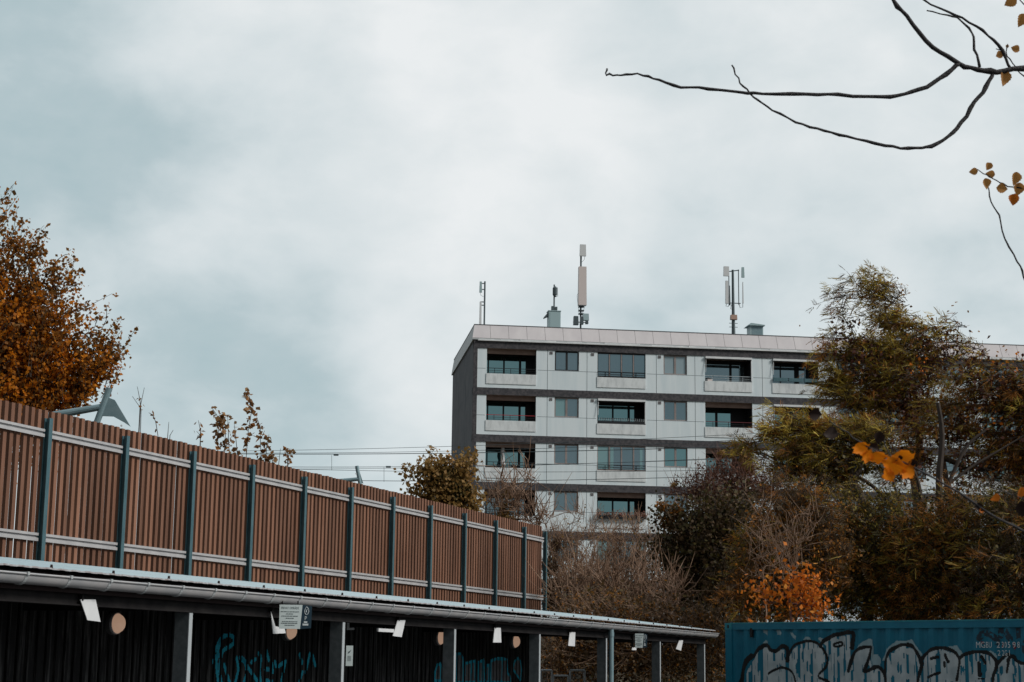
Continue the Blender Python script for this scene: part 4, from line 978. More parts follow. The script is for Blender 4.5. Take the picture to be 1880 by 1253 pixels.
def limbs(A_, par, r0, rmin, power=.5, sides=4, jit=.06, rg=None, lim=None):
    n = len(A_); cnt = np.ones(n)
    for i in range(n-1, 0, -1):
        if par[i] >= 0: cnt[par[i]] += cnt[i]
    rad = np.maximum(rmin, r0*(cnt/cnt.max())**power)
    idx = np.nonzero(par >= 0)[0]; P0 = A_[par[idx]]; P1 = A_[idx]; Ra = np.minimum(rad[par[idx]], rad[idx]*1.5); Rb = rad[idx]
    mid = (P0+P1)/2; Ln = np.linalg.norm(P1-P0, axis=1)[:, None]; mid = mid + (rg.normal(size=mid.shape)*jit*Ln) + np.array([0, 0, .05])*Ln
    S = [(P0, mid, Ra, (Ra+Rb)/2), (mid, P1, (Ra+Rb)/2, Rb)]
    Vs = []; Fs = []; o_ = 0
    for a_, b_, ra, rb_ in S:
        V, F = sticks(a_, b_, ra, rb_, sides); Vs.append(V); Fs.append(F+o_); o_ += len(V)
    return np.concatenate(Vs), np.concatenate(Fs), cnt
def sticks(a_, b_, ra, rb_, sides=3):
    d = b_-a_; d = d/np.maximum(np.linalg.norm(d, axis=1), 1e-6)[:, None]
    ref = np.where(np.abs(d[:, 2:3]) > .9, np.array([[1., 0, 0]]), np.array([[0, 0, 1.]])); u_ = np.cross(d, ref); u_ /= np.linalg.norm(u_, axis=1)[:, None]; v_ = np.cross(d, u_)
    an = 2*np.pi*np.arange(sides)/sides; n = len(a_); ca = np.cos(an)[None, :, None]; sa = np.sin(an)[None, :, None]
    ring = ca*u_[:, None]+sa*v_[:, None]
    V = np.concatenate([a_[:, None]+ring*np.asarray(ra)[:, None, None], b_[:, None]+ring*np.asarray(rb_)[:, None, None]], 1).reshape(-1, 3)
    k = np.arange(sides); k2 = (k+1) % sides
    T = np.stack([k, k2, k2+sides, k+sides], 1); F = (T[None]+(np.arange(n)*2*sides)[:, None, None]).reshape(-1, 4)
    return V, F
# feather leaf of a locust tree
def pinnate(n, ln=1., w=.17, lw=.055, sw=.07):
    V = []; F = []
    for i in range(n):
        f_ = (i+.6)/n; x_ = f_*ln*.92; z_ = -.18*f_*f_
        for s_ in (-1, 1):
            b_ = len(V); tip = (x_+sw, s_*w*(1-.35*f_), z_-.05)
            V += [(x_, 0, z_), ((x_+tip[0])/2+lw*.5, (tip[1])/2, (z_+tip[2])/2+.01), tip, ((x_+tip[0])/2-lw*.5, tip[1]/2, (z_+tip[2])/2-.01)]; F.append((b_, b_+1, b_+2, b_+3))
    return V, F
PIN = pinnate(5, 1., .27, .085); PINB = pinnate(3, .75, .26, .13, .42)
def plant(name, label, cat, base, trunk, cl, Z, nskel, leaves, seed, r0=.12, rmin=.008, bark='bark', twig=None, depth=1., group=None, sides=4, w=.35, twigs=0, twl=.5, twr=.006, twdir=(0, 0, .8), shell=.5, lname='foliage'):
    """leaves: list of dict(mat, n, size, tmpl, sig, dir, clumps)"""
    rg = np.random.default_rng(seed); t = empty(name, base, 0, label, cat, group); base = np.array(base, float)
    if name == 'locust_tree': cl = [(c[0]+6, c[1], c[2]*.9) for c in cl]
    C_ = clumps_w(cl, Z); P, kk_ = sample(C_, nskel, rg, depth, shell)
    A_, par = skeleton(trunk, P, w)
    V, F, cnt = limbs(A_, par, r0, rmin, rg=rg, sides=sides)
    npmesh('trunk', V-base, F, M[bark], t)
    tips = A_[np.nonzero(cnt <= 3)[0]]; tips = tips[len(tips)//50:]
    if twigs:
        k_ = rg.integers(0, len(P), twigs); a_ = P[k_]+rg.normal(size=(twigs, 3))*.05; d = rg.normal(size=(twigs, 3))*.55+np.array(twdir); d /= np.linalg.norm(d, axis=1)[:, None]
        ln = rg.uniform(.4, 1.3, twigs)*twl; mid = a_+d*(ln*.5)[:, None]; d2 = d+rg.normal(size=d.shape)*.28; b_ = mid+d2*(ln*.5)[:, None]
        V1, F1 = sticks(a_, mid, np.full(twigs, twr*1.3), np.full(twigs, twr), 3); V2, F2 = sticks(mid, b_, np.full(twigs, twr), np.full(twigs, twr*.5), 3)
        npmesh('twigs', np.concatenate([V1, V2])-base, np.concatenate([F1, F2+len(V1)]), M[twig or bark], t)
    for lf in leaves:
        n = lf['n']; tm = lf.get('tmpl', LEAF); cc = lf.get('cl')
        if cc: Q, _ = sample(clumps_w(cc, Z), n, rg, depth, .45)
        else:
            k_ = rg.integers(0, len(P), n); Q = P[k_]+rg.normal(size=(n, 3))*lf.get('sig', .15)
        if lf.get('nclump'):              # gather leaves into tufts
            k_ = rg.integers(0, lf['nclump'], n); cen, _ = sample(clumps_w(cc or cl, Z), lf['nclump'], rg, depth, .5); Q = cen[k_]+rg.normal(size=(n, 3))*lf.get('sig', .15)
            if lf.get('spray'):           # leaves set along a short twig
                dv = np.array(lf['sdir'])+rg.normal(size=(lf['nclump'], 3))*.35; dv /= np.linalg.norm(dv, axis=1)[:, None]
                tt_ = rg.random(n); Q = cen[k_]+dv[k_]*((tt_-.3)*lf['spray'])[:, None]+rg.normal(size=(n, 3))*lf['sig']*(1.15-tt_)[:, None]; Q[:, 2] -= .18*lf['spray']*tt_**2
                e1 = cen-dv*.3*lf['spray']; e2 = cen+dv*.6*lf['spray']-np.array([0, 0, .1])*lf['spray']; V_, F_ = sticks(e1, e2, np.full(len(cen), .010), np.full(len(cen), .004), 3); npmesh('twigs', V_-base, F_, M[bark], t)
        X, Y, Zd = frames(n, rg, lf.get('dir'), lf.get('spread', 1.))
        if lf.get('flat'):                # keep the leaf's side direction level so sprays droop
            Y = np.cross(np.array([0, 0, 1.])+rg.normal(size=(n, 3))*.5, X); Y /= np.linalg.norm(Y, axis=1)[:, None]; Zd = np.cross(X, Y)
        S = lf['size']*rg.uniform(.65, 1.3, n)
        V, F = scatter(*tm, Q-base, X, Y, Zd, S); npmesh(lf.get('name', lname), V, F, M[lf['mat']], t)
    return t
def trunkline(x0, ybase, x1, y1, Z, z0=0):
    a_ = pt(x0, ybase, Z); a_[2] = z0; b_ = pt(x1, y1, Z); return [a_, a_*.66+b_*.34+np.array([.1, 0, 0]), a_*.33+b_*.67-np.array([.05, 0, 0]), b_]
# orange poplar, left
cl1 = [(-6, 362, 12), (2, 372, 14), (18, 388, 8), (44, 405, 6), (20, 440, 20), (8, 410, 28), (36, 420, 12), (30, 455, 32), (55, 470, 20), (70, 500, 34), (108, 490, 14), (120, 470, 8), (110, 525, 26), (142, 525, 14), (10, 520, 60), (60, 570, 60), (125, 580, 38), (160, 570, 16),
       (196, 568, 15), (208, 555, 8), (178, 600, 24), (60, 640, 80), (150, 640, 38), (200, 632, 20), (226, 640, 13), (180, 668, 36), (220, 662, 14), (-60, 480, 90), (-120, 560, 130), (-40, 640, 120), (20, 700, 90), (100, 710, 60), (160, 715, 35), (205, 705, 15), (-60, 780, 130), (60, 790, 80)]
or_cl = [c for c in cl1 if c[1] >= 565]
plant('poplar_tree', 'large orange-leaved tree rising behind the left end of the fence', 'tree', pt(-60, 1100, 42)*[1, 1, 0]+[0, 0, 1.5], trunkline(-60, 1200, -60, 760, 42, 1.5), cl1, 42, 1300,
      [dict(mat='L_brown', n=15000, size=.10, sig=.10), dict(mat='L_brown', name='brown_foliage', n=12000, size=.105, sig=.10, nclump=520, spray=1.1, sdir=(.45, 0, 1.), spread=1.), dict(mat='L_orange', n=17000, size=.10, cl=[(-60, 600, 110), (0, 640, 90), (60, 680, 75), (100, 620, 45), (40, 590, 50), (130, 690, 50), (180, 690, 34), (20, 740, 80), (110, 740, 50)], sig=.12, nclump=800, spray=1.0, sdir=(.4, 0, 1.)), dict(mat='L_orange', name='edge_foliage', n=3800, size=.10, sig=.09, nclump=170, spray=1.1, sdir=(.45, 0, 1.))], 1, r0=.22, rmin=.007, depth=.8, sides=4)
# small orange tree between fence and block
cl2 = [(795, 832, 8), (790, 850, 14), (775, 868, 14), (752, 862, 8), (820, 865, 24), (850, 868, 20), (858, 845, 9), (800, 885, 34), (845, 890, 30), (762, 900, 10), (748, 905, 8), (782, 915, 22), (820, 920, 34), (858, 915, 20), (868, 870, 8), (880, 935, 12), (840, 950, 40)]
plant('small_tree', 'small bushy rust-brown tree between the fence and the dark gable wall', 'tree', pt(825, 1000, 58)*[1, 1, 0]+[0, 0, .3], trunkline(825, 1100, 825, 915, 58, .3), cl2, 58, 260,
      [dict(mat='L_rust', n=5200, size=.14, sig=.16), dict(mat='L_dark', n=2600, size=.15, cl=[(820, 880, 24), (835, 905, 30), (800, 890, 20)])], 2, r0=.1, rmin=.009)
# sprigs above the fence
def sprig(name, label, pls, Z, seed, nl, size, group='leafy shoots above the fence'):
    rg = np.random.default_rng(seed); b0 = pt(pls[0][0][0], 900, Z); b0[2] = 2.8
    t = empty(name, b0, 0, label, 'shoot', group); q = MB(); Q = []
    for pl in pls:
        P = [pt(x_, y_, Z)-b0 for x_, y_ in pl]; P0 = P[0].copy(); P0[2] = 0
        q.tube([P0]+P, [.014]+[.009]*(len(P)-1)+[.005], 5)
        for _ in range(int(nl*len(pl)/4)):
            i = rg.integers(0, len(P)-1); f_ = rg.random(); Q.append(P[i]*(1-f_)+P[i+1]*f_ + rg.normal(size=3)*[.05, .05, .02])
    q.build('stem', t, m=M['twig_dk'])
    if nl:
        Q = np.array(Q); n = len(Q); V, F = scatter(*LEAF, Q, *frames(n, rg, (0, 0, -.5)), size*rg.uniform(.6, 1.3, n)); npmesh('leaves', V, F, M['L_sprig'], t)
sprig('poplar_shoot', 'thin nearly bare shoot with forked top just right of the near gantry', [[(258, 790), (259, 755), (257, 735), (252, 710)], [(258, 745), (265, 712)], [(257, 748), (243, 728)]], 41, 31, 3, .10)
sprig('poplar_shoot', 'low drooping shoot with three leaves, second from the left', [[(290, 800), (286, 775), (280, 762), (273, 758)]], 41, 32, 7, .11)
sprig('poplar_shoot', 'low bare twig without leaves near the second shoot', [[(308, 800), (310, 775)], [(312, 800), (318, 790)]], 41, 33, 0, .1)
sprig('poplar_shoot', 'short shoot with small leaf cluster left of the leafy pair', [[(368, 820), (368, 790), (364, 772)], [(368, 800), (361, 792)]], 42, 34, 12, .12)
sprig('poplar_shoot', 'leafy shoot leaning left with curved leaf-covered top', [[(400, 825), (400, 800), (403, 780), (398, 762), (388, 748)], [(412, 825), (414, 795), (412, 770), (408, 757)]], 42, 35, 42, .14)
sprig('poplar_shoot', 'medium leafy shoot just left of the tallest shoot', [[(436, 835), (433, 805), (430, 778)], [(421, 835), (419, 790), (418, 765)]], 42, 36, 26, .13)
sprig('poplar_shoot', 'tallest leafy shoot above the fence', [[(452, 840), (456, 790), (462, 755), (458, 730), (453, 715)]], 43, 37, 52, .15)
sprig('poplar_shoot', 'slanting leafy shoot right of the tallest shoot', [[(480, 845), (478, 810), (478, 785), (471, 765)], [(488, 845), (490, 815), (494, 798)], [(500, 845), (499, 835)]], 43, 38, 34, .14)
sprig('poplar_shoot', 'thin twig with two tiny leaves before the last leafy shoot', [[(512, 850), (515, 824)]], 43, 39, 3, .09)
sprig('poplar_shoot', 'last small leafy shoot at right, near where the wires begin', [[(528, 858), (528, 835), (525, 822)], [(529, 850), (532, 824)]], 44, 40, 24, .12)

# bare twiggy shrubs in front of the block
def bare(label, cl, Z, n, seed, tw, r0=.07, col='twig', lv=None, twl=.7, twr=.0075, base_x=None, rmin=.010, zb=0):
    bx = base_x or cl[0][0]; b_ = pt(bx, 1200, Z); b_[2] = zb; c_ = pt(bx, max(c[1] for c in cl), Z)
    return plant('bare_shrub', label, 'shrub', b_, [b_, (b_+c_)/2, c_], cl, Z, n, lv or [], seed, r0=r0, rmin=rmin, bark=col, twigs=tw, twl=twl, twr=twr, group='shrubs below the block', sides=3)
bare('tall bare shrub with pale forked twigs above the fence, before the lowest visible balcony', [(915, 930, 30), (930, 895, 20), (950, 920, 25), (940, 960, 35), (985, 950, 30), (920, 870, 10), (945, 872, 10), (972, 880, 12)], 60, 130, 51, 260, twl=1.1, twr=.013, rmin=.015, lv=[dict(mat='L_rust', n=500, size=.10, sig=.12, cl=[(925, 935, 14), (930, 910, 10), (925, 955, 20)])])
bare('bare grey-brown shrub directly right of the fence end', [(1030, 985, 30), (1020, 1020, 36), (1060, 1015, 40), (1095, 985, 26), (1030, 1070, 45), (1080, 1070, 55), (1013, 1050, 24), (1012, 1095, 24), (1016, 1000, 14), (1035, 925, 10), (1062, 945, 14), (1100, 955, 10)], 55, 520, 52, 1050, twr=.007, lv=[dict(mat='L_rust', n=900, size=.07, sig=.2), dict(mat='L_darkbr', name='brown_leaves', n=1800, size=.09, cl=[(1012, 1080, 20), (1010, 1040, 18), (1014, 1110, 20), (1020, 1000, 12)]), dict(mat='L_darkbr', n=1500, size=.08, sig=.2, cl=[(1040, 1090, 40), (1090, 1100, 40)])])
bare('wide bare shrub with dense fine twigs in the middle, left of the dark bush', [(1130, 1000, 32), (1160, 975, 22), (1180, 1015, 40), (1120, 1055, 48), (1190, 1060, 50), (1140, 955, 12), (1235, 1000, 26)], 52, 480, 53, 950, twr=.007, lv=[dict(mat='L_rust', n=700, size=.07, sig=.2), dict(mat='L_darkbr', n=1800, size=.08, sig=.2, cl=[(1140, 1100, 40), (1190, 1100, 40)])])
bare('low arching bare shrub with thick branches just above the far carport roof', [(1040, 1090, 40), (1100, 1080, 50), (1170, 1080, 50), (1230, 1090, 40), (1120, 1120, 50), (1200, 1130, 50)], 46, 420, 54, 800, twr=.010, r0=.1, twl=.9)
# mid-ground dark and reddish bushes
plant('red_twig_bush', 'reddish fine-twigged bush top in front of the third-floor balcony', 'bush', pt(1330, 1100, 56)*[1, 1, 0], trunkline(1330, 1150, 1330, 960, 56), [(1330, 870, 22), (1300, 895, 34), (1360, 890, 34), (1270, 910, 28), (1400, 900, 32), (1430, 890, 20), (1330, 930, 50), (1240, 905, 12), (1385, 860, 12), (1370, 842, 8), (1320, 845, 8)], 56, 500,
      [dict(mat='L_red', n=5200, size=.075, sig=.2), dict(mat='L_rust', n=500, size=.10, cl=[(1325, 835, 8), (1345, 835, 8), (1375, 860, 12), (1240, 890, 6), (1365, 840, 8)])], 61, r0=.09, bark='twig_red', twigs=1500, twl=.6, twr=.007, group='bushes right of centre', sides=3)
plant('dark_bush', 'large dark brown bush below the reddish bush, left of the big trees', 'bush', pt(1290, 1150, 50)*[1, 1, 0], trunkline(1290, 1200, 1290, 1050, 50), [(1300, 960, 50), (1250, 970, 34), (1220, 945, 14), (1340, 960, 60), (1290, 1020, 70), (1240, 1030, 45), (1340, 1040, 70), (1300, 1100, 70), (1215, 1000, 20), (1250, 1090, 40)], 50, 600,
      [dict(mat='L_darkbr', n=15000, size=.10, sig=.22), dict(mat='L_dark', n=7000, size=.12, sig=.25), dict(mat='L_brown', n=500, size=.10, cl=[(1240, 940, 14), (1215, 930, 10), (1225, 960, 14)])], 62, r0=.1, bark='twig_dk', twigs=900, twl=.5, group='bushes right of centre', sides=3)
# locust trees
WND = (-1.0, .1, .25)
top_cl = [(1612, 508, 12), (1590, 518, 12), (1628, 525, 18), (1570, 520, 8), (1600, 540, 26), (1640, 550, 26), (1560, 538, 14), (1625, 580, 34), (1655, 590, 28), (1680, 610, 26), (1535, 548, 10), (1545, 572, 12), (1555, 600, 12), (1570, 625, 14), (1520, 600, 10), (1530, 620, 16), (1515, 645, 18), (1550, 655, 22),
          (1600, 640, 30), (1650, 640, 40), (1700, 640, 34), (1710, 585, 8), (1715, 608, 14), (1745, 580, 8), (1752, 598, 14), (1745, 625, 20), (1760, 645, 10), (1590, 690, 44), (1650, 700, 50), (1710, 690, 42), (1540, 690, 30), (1530, 720, 26), (1560, 735, 30), (1590, 770, 34), (1780, 640, 16), (1620, 745, 40), (1690, 750, 46), (1500, 660, 8)]
plant('locust_tree', 'tall olive and brown feathery tree before the block, leaves streaming left', 'tree', pt(1690, 1200, 46)*[1, 1, 0], trunkline(1695, 1230, 1690, 800, 46), top_cl, 46, 700,
      [dict(mat='L_gold', name='gold_foliage', n=1667, size=.30, tmpl=PINB, sig=.07, nclump=120, spray=.9, sdir=(-.9, 0, .35), dir=(-.8, .1, .1), spread=.55, flat=True, cl=[(1612, 512, 14), (1590, 520, 12), (1560, 545, 18), (1630, 535, 24), (1600, 560, 24), (1660, 590, 30), (1640, 640, 34), (1545, 590, 14), (1720, 610, 20), (1750, 595, 12), (1600, 650, 30), (1560, 700, 36), (1650, 700, 40), (1530, 650, 20)]), dict(mat='L_olive', n=2610, size=.30, tmpl=PINB, sig=.08, nclump=200, spray=.9, sdir=(-.9, 0, .35), dir=(-.8, .1, .1), spread=.55, flat=True), dict(mat='L_deep', name='deep_foliage', n=1015, size=.30, tmpl=PINB, sig=.09, nclump=170, spray=.9, sdir=(-.9, 0, .35), dir=(-.8, .1, .1), spread=.55, flat=True), dict(mat='L_ofeather', name='brown_foliage', n=1305, size=.28, tmpl=PINB, sig=.08, nclump=170, spray=.8, sdir=(-.7, 0, -.2), dir=(-.6, .1, -.5), spread=.5, flat=True), dict(mat='L_dred', n=2600, size=.10, sig=.2, dir=(0, 0, -.8), nclump=420, name='pods', cl=[(1560, 590, 16), (1560, 640, 30), (1580, 660, 36), (1700, 660, 50), (1650, 720, 60), (1590, 700, 40), (1740, 640, 24)]),
       dict(mat='L_brown', n=900, size=.09, sig=.22)], 71, r0=.11, rmin=.009, group='feathery trees at right')
low_cl = [(1440, 768, 14), (1470, 775, 20), (1420, 790, 16), (1400, 800, 14), (1375, 812, 12), (1385, 830, 12), (1440, 810, 24), (1490, 800, 28), (1530, 790, 34), (1420, 850, 14), (1470, 840, 26), (1520, 840, 34), (1580, 800, 34), (1570, 850, 30), (1450, 870, 20), (1500, 880, 30), (1555, 885, 26), (1610, 790, 30), (1620, 850, 24)]
plant('locust_tree', 'lower yellow-olive feathery branches reaching left across the facade', 'tree', pt(1600, 1200, 42)*[1, 1, 0], [pt(1600, 1200, 42)*[1, 1, 0], pt(1605, 1050, 42), pt(1600, 960, 42), pt(1560, 880, 42)], low_cl, 42, 420,
      [dict(mat='L_gold', name='gold_foliage', n=1160, size=.31, tmpl=PINB, sig=.07, nclump=85, spray=.9, sdir=(-.9, 0, .35), dir=(-.8, .1, .1), spread=.55, flat=True), dict(mat='L_olive', n=1595, size=.31, tmpl=PINB, sig=.08, nclump=120, spray=.9, sdir=(-.9, 0, .35), dir=(-.8, .1, .1), spread=.55, flat=True), dict(mat='L_deep', name='deep_foliage', n=1305, size=.31, tmpl=PINB, sig=.09, nclump=100, spray=.9, sdir=(-.9, 0, .35), dir=(-.8, .1, .1), spread=.55, flat=True), dict(mat='L_ofeather', name='brown_foliage', n=725, size=.28, tmpl=PINB, sig=.08, nclump=60, spray=.9, sdir=(-.9, 0, .35), dir=(-.8, .1, .1), spread=.55, flat=True), dict(mat='L_dark', n=900, size=.10, sig=.2, cl=[(1500, 850, 50), (1560, 840, 50), (1460, 850, 30), (1600, 820, 40)])], 72, r0=.13, rmin=.009, group='feathery trees at right')
rt_cl = [(1790, 632, 6), (1795, 650, 12), (1805, 675, 18), (1770, 690, 26), (1830, 700, 26), (1860, 690, 20), (1875, 670, 10), (1800, 720, 40), (1860, 740, 50), (1900, 720, 60), (1760, 740, 34), (1720, 780, 40), (1780, 790, 44), (1850, 810, 55), (1910, 830, 60), (1660, 800, 36), (1680, 840, 18), (1820, 865, 34), (1880, 890, 40), (1700, 850, 24), (1770, 860, 28), (1650, 870, 22), (1860, 910, 30), (1740, 900, 16), (1960, 760, 90), (2030, 820, 100)]
LT = plant('locust_tree', 'dense brown-olive feathery tree at the right edge of the picture', 'tree', pt(1800, 1200, 44)*[1, 1, 0], trunkline(1725, 1230, 1730, 840, 44), rt_cl, 44, 650,
      [dict(mat='L_gold', name='gold_foliage', n=1015, size=.30, tmpl=PINB, sig=.07, nclump=80, spray=.9, sdir=(-.9, 0, .35), dir=(-.8, .1, .1), spread=.55, flat=True), dict(mat='L_olive', n=2175, size=.30, tmpl=PINB, sig=.08, nclump=170, spray=.9, sdir=(-.9, 0, .35), dir=(-.8, .1, .1), spread=.55, flat=True), dict(mat='L_deep', name='deep_foliage', n=3190, size=.30, tmpl=PINB, sig=.09, nclump=240, spray=.9, sdir=(-.9, 0, .35), dir=(-.8, .1, .1), spread=.55, flat=True), dict(mat='L_ofeather', name='brown_foliage', n=4350, size=.28, tmpl=PINB, sig=.08, nclump=330, spray=.8, sdir=(-.7, 0, -.2), dir=(-.6, .1, -.5), spread=.5, flat=True), dict(mat='L_brown', n=1800, size=.10, sig=.24), dict(mat='L_dred', n=4200, size=.11, dir=(0, 0, -.8), sig=.2, nclump=500, name='pods'), dict(mat='L_flame', n=110, size=.09, cl=[(1850, 680, 40), (1680, 670, 30), (1800, 760, 60)])], 73, r0=.075, rmin=.010, group='feathery trees at right')
for pl_, ra_, rb__ in (([(1735, 1010), (1728, 940), (1724, 880), (1730, 800), (1722, 740)], .12, .05), ([(1728, 930), (1745, 880), (1775, 820), (1810, 790)], .06, .03), ([(1700, 1010), (1692, 930), (1684, 880), (1660, 830)], .07, .035),
        ([(1680, 1010), (1655, 960), (1625, 915), (1580, 878), (1530, 868)], .08, .03), ([(1655, 958), (1650, 920), (1640, 880), (1648, 850)], .045, .02), ([(1728, 900), (1780, 860), (1830, 830), (1880, 800)], .04, .02)):
    q = MB(); sm = smooth_pl(pl_, 4); b0_ = np.array(LT.location); q.tube([pt(x_, y_, 43.2)-b0_ for x_, y_ in sm], [ra_+(rb__-ra_)*i/(len(sm)-1) for i in range(len(sm))], 8); q.build('limb', LT, m=M['twig_dk'])
# lower dark shrubs above the container
sh = [('dark olive feathery shrub right of the dark bush', [(1470, 930, 45), (1420, 960, 40), (1500, 960, 50), (1400, 1010, 40), (1460, 1010, 55), (1520, 1030, 50), (1450, 1080, 60), (1380, 1080, 50)], 40, 81, ('L_brown', 'L_darkbr')),
      ('mottled yellow-olive shrub under the lower feathery branches', [(1550, 930, 34), (1640, 925, 24), (1600, 950, 30), (1560, 975, 50), (1640, 985, 50), (1600, 1020, 65), (1560, 1080, 60), (1640, 1090, 60)], 41, 82, ('L_olive', 'L_dark')),
      ('deep olive shrub mass behind the middle of the container', [(1700, 975, 36), (1700, 925, 22), (1765, 925, 30), (1740, 990, 50), (1700, 1040, 65), (1760, 1080, 65), (1690, 1100, 60), (1790, 960, 34)], 40, 83, ('L_dark', 'L_brown')),
      ('darkest shrub at the lower right corner of the greenery', [(1840, 930, 46), (1880, 980, 70), (1830, 1040, 70), (1900, 1080, 80), (1820, 1100, 60), (1960, 1000, 90)], 39, 84, ('L_dark', 'L_darkbr'))]
for lab, cl, Z, sd_, (ma, mb) in sh:
    cx = cl[2][0]
    plant('feathery_shrub', lab, 'shrub', pt(cx, 1200, Z)*[1, 1, 0], trunkline(cx, 1220, cx, 1080, Z), cl, Z, 420,
          [dict(mat=ma, n=9000 if ma != 'L_olive' else 6500, size=.075, sig=.2, nclump=700), dict(mat='L_ofeather', name='brown_foliage', n=900, size=.30, tmpl=PINB, sig=.08, nclump=100, spray=.7, sdir=(-.7, 0, .1), dir=(-.7, 0, -.2), spread=.6), dict(mat=mb, name='dark_foliage', n=3400, size=.24, tmpl=PIN, sig=.3, spread=.9, dir=(-.5, .1, -.3)), dict(mat='L_olive', name='olive_foliage', n=800, size=.32, tmpl=PINB, sig=.08, spray=.8, sdir=(-.8, 0, .2), nclump=90, dir=WND, spread=.6, flat=True)], sd_, r0=.08, bark='twig_dk', twigs=500, twl=.7, group='shrubs behind the container', sides=3)
bare('pale bare twigs sprawling between the dark bush and the feathery shrubs', [(1400, 960, 25), (1430, 1000, 40), (1470, 990, 30), (1390, 1040, 30), (1440, 1050, 30), (1410, 930, 12), (1370, 900, 8), (1480, 950, 25)], 37.6, 110, 56, 200, twr=.0045, twl=.7, r0=.022, rmin=.005)
plant('orange_shrub', 'flame-orange leafed shrub just above the left part of the container', 'shrub', pt(1450, 1200, 36.8)*[1, 1, 0], trunkline(1450, 1220, 1450, 1110, 36.8), [(1375, 1072, 8), (1390, 1083, 12), (1400, 1100, 12), (1416, 1108, 10), (1437, 1033, 8), (1460, 1060, 16), (1480, 1075, 16), (1500, 1068, 10), (1518, 1065, 8), (1450, 1088, 20), (1480, 1100, 24), (1500, 1110, 20), (1430, 1075, 12), (1520, 1030, 5), (1500, 1130, 14), (1545, 1128, 6), (1400, 1135, 10)], 36.8, 200,
      [dict(mat='L_flame', n=820, size=.10, sig=.17)], 91, r0=.03, rmin=.004, bark='twig_red', group='shrubs behind the container')
# undergrowth filling the bank behind the open bays and the container
rg = np.random.default_rng(77)
n = 80000; x_ = rg.uniform(-16, 34, n); y_ = rg.uniform(40.5, 60, n); hmax = 2.3+1.5*np.abs(np.sin(x_*.35+.5*np.sin(y_*.3)))+.6*np.sin(x_*1.1)
z_ = rg.random(n)**.6*hmax; Q = np.stack([x_, y_, z_], 1)
keep = ~((x_ < (y_*math.tan(TF)-13.5/math.cos(TF)))); Q = Q[keep]; n = len(Q)
V, F = scatter(*LEAF, Q, *frames(n, rg), rg.uniform(.08, .19, n)); k_ = rg.choice(3, n, p=[.45, .3, .25])
o = npmesh('undergrowth', V, F, [M['L_darkbr'], M['L_dark'], M['L_brown']], None, k_); tag(o, 'brown leafy undergrowth covering the bank below the trees', 'undergrowth', kind='stuff')
plant('bramble_bush', 'rusty brown bramble seen under the far end of the carport roof', 'bush', pt(1100, 1240, 41)*[1, 1, 0], [pt(1100, 1240, 41)*[1, 1, 0], pt(1100, 1235, 41)], [(1040, 1200, 45), (1100, 1190, 50), (1160, 1200, 50), (1230, 1200, 50), (1300, 1200, 40), (1060, 1140, 35), (1140, 1140, 40), (1220, 1140, 35), (1290, 1150, 30), (1020, 1240, 30)], 41, 420,
      [dict(mat='L_brown', n=5500, size=.06, sig=.22), dict(mat='L_darkbr', n=9500, size=.075, sig=.3), dict(mat='L_rust', n=1500, size=.05, sig=.25)], 92, r0=.04, rmin=.007, bark='twig', twigs=1100, twl=1.1, twr=.005, twdir=(-.2, 0, .25), group='bushes right of centre', sides=3)

# ------------------------------------------------------------------ near branches, top right
ZN = 6.0
tx = 4.4
nt_ = empty('near_tree', (tx, ZN+.2, 0), 0, 'dark bare branches with a few curled brown leaves reaching in at the top right', 'tree')
nb0 = np.array([tx, ZN+.2, 0])
q = MB(); q.tube([(0, 0, 0), (.03, 0, 1.), (-.02, 0, 2.2), (.0, 0, 3.4), (.05, 0, 5.2)], [.13, .11, .10, .085, .05], 10); q.build('trunk', nt_, m=M['bark_near'])
rgn = np.random.default_rng(9)
def nbranch(pl, r0, r1, Z=ZN, nm='branch', dz=0., pre=None, m='bark_near', par=nt_, org=nb0):
    sm = smooth_pl(pl, 3); n_ = len(sm); P = []
    for i, (x_, y_) in enumerate(sm):
        j_ = rgn.normal(size=2)*.9; P.append(pt(x_+j_[0], y_+j_[1], Z + dz*i/n_)-org)
    R = [(r0+(r1-r0)*i/(n_-1))/FPX*Z*(1+.10*rgn.normal()*(r0 > 2.5)) for i in range(n_)]
    for i in range(3, n_-1, 4): R[i] *= 1.25     # buds and nodes
    if pre is not None: P = [np.array(q_) for q_ in pre]+P; R = [R[0]*1.5]*len(pre)+R
    b_ = MB(); b_.tube(P, R, 8); return b_.build(nm, par, m=M[m], smooth=True)
nbranch([(1960, 128), (1880, 126), (1830, 131), (1795, 127), (1762, 118), (1740, 105), (1700, 75), (1665, 30), (1640, 0), (1615, -50), (1600, -90)], 6.0, 3.0, pre=[(0, 0, 2.9), (-.6, -.1, 3.2), (-1.4, -.15, 3.3)])
nbranch([(1762, 116), (1735, 137), (1700, 160), (1660, 172), (1620, 178), (1540, 175), (1480, 173), (1400, 172), (1360, 170), (1300, 163), (1250, 160), (1210, 148), (1180, 138), (1150, 137), (1125, 139), (1113, 135), (1114, 128)], 4.2, 1.6)
nbranch([(1824, 133), (1810, 160), (1790, 190), (1765, 225), (1740, 250), (1710, 268), (1680, 273), (1640, 270), (1590, 260), (1540, 247), (1500, 237), (1460, 225), (1420, 203), (1390, 183), (1370, 165), (1355, 145), (1343, 120)], 4.2, 1.3)
nbranch([(1855, 127), (1840, 95), (1815, 65), (1780, 40), (1740, 22), (1695, 0), (1660, -30)], 3.2, 1.8)
nbranch([(1799, 124), (1790, 90), (1783, 60), (1765, 38), (1740, 28), (1703, 19)], 2.8, 1.3)
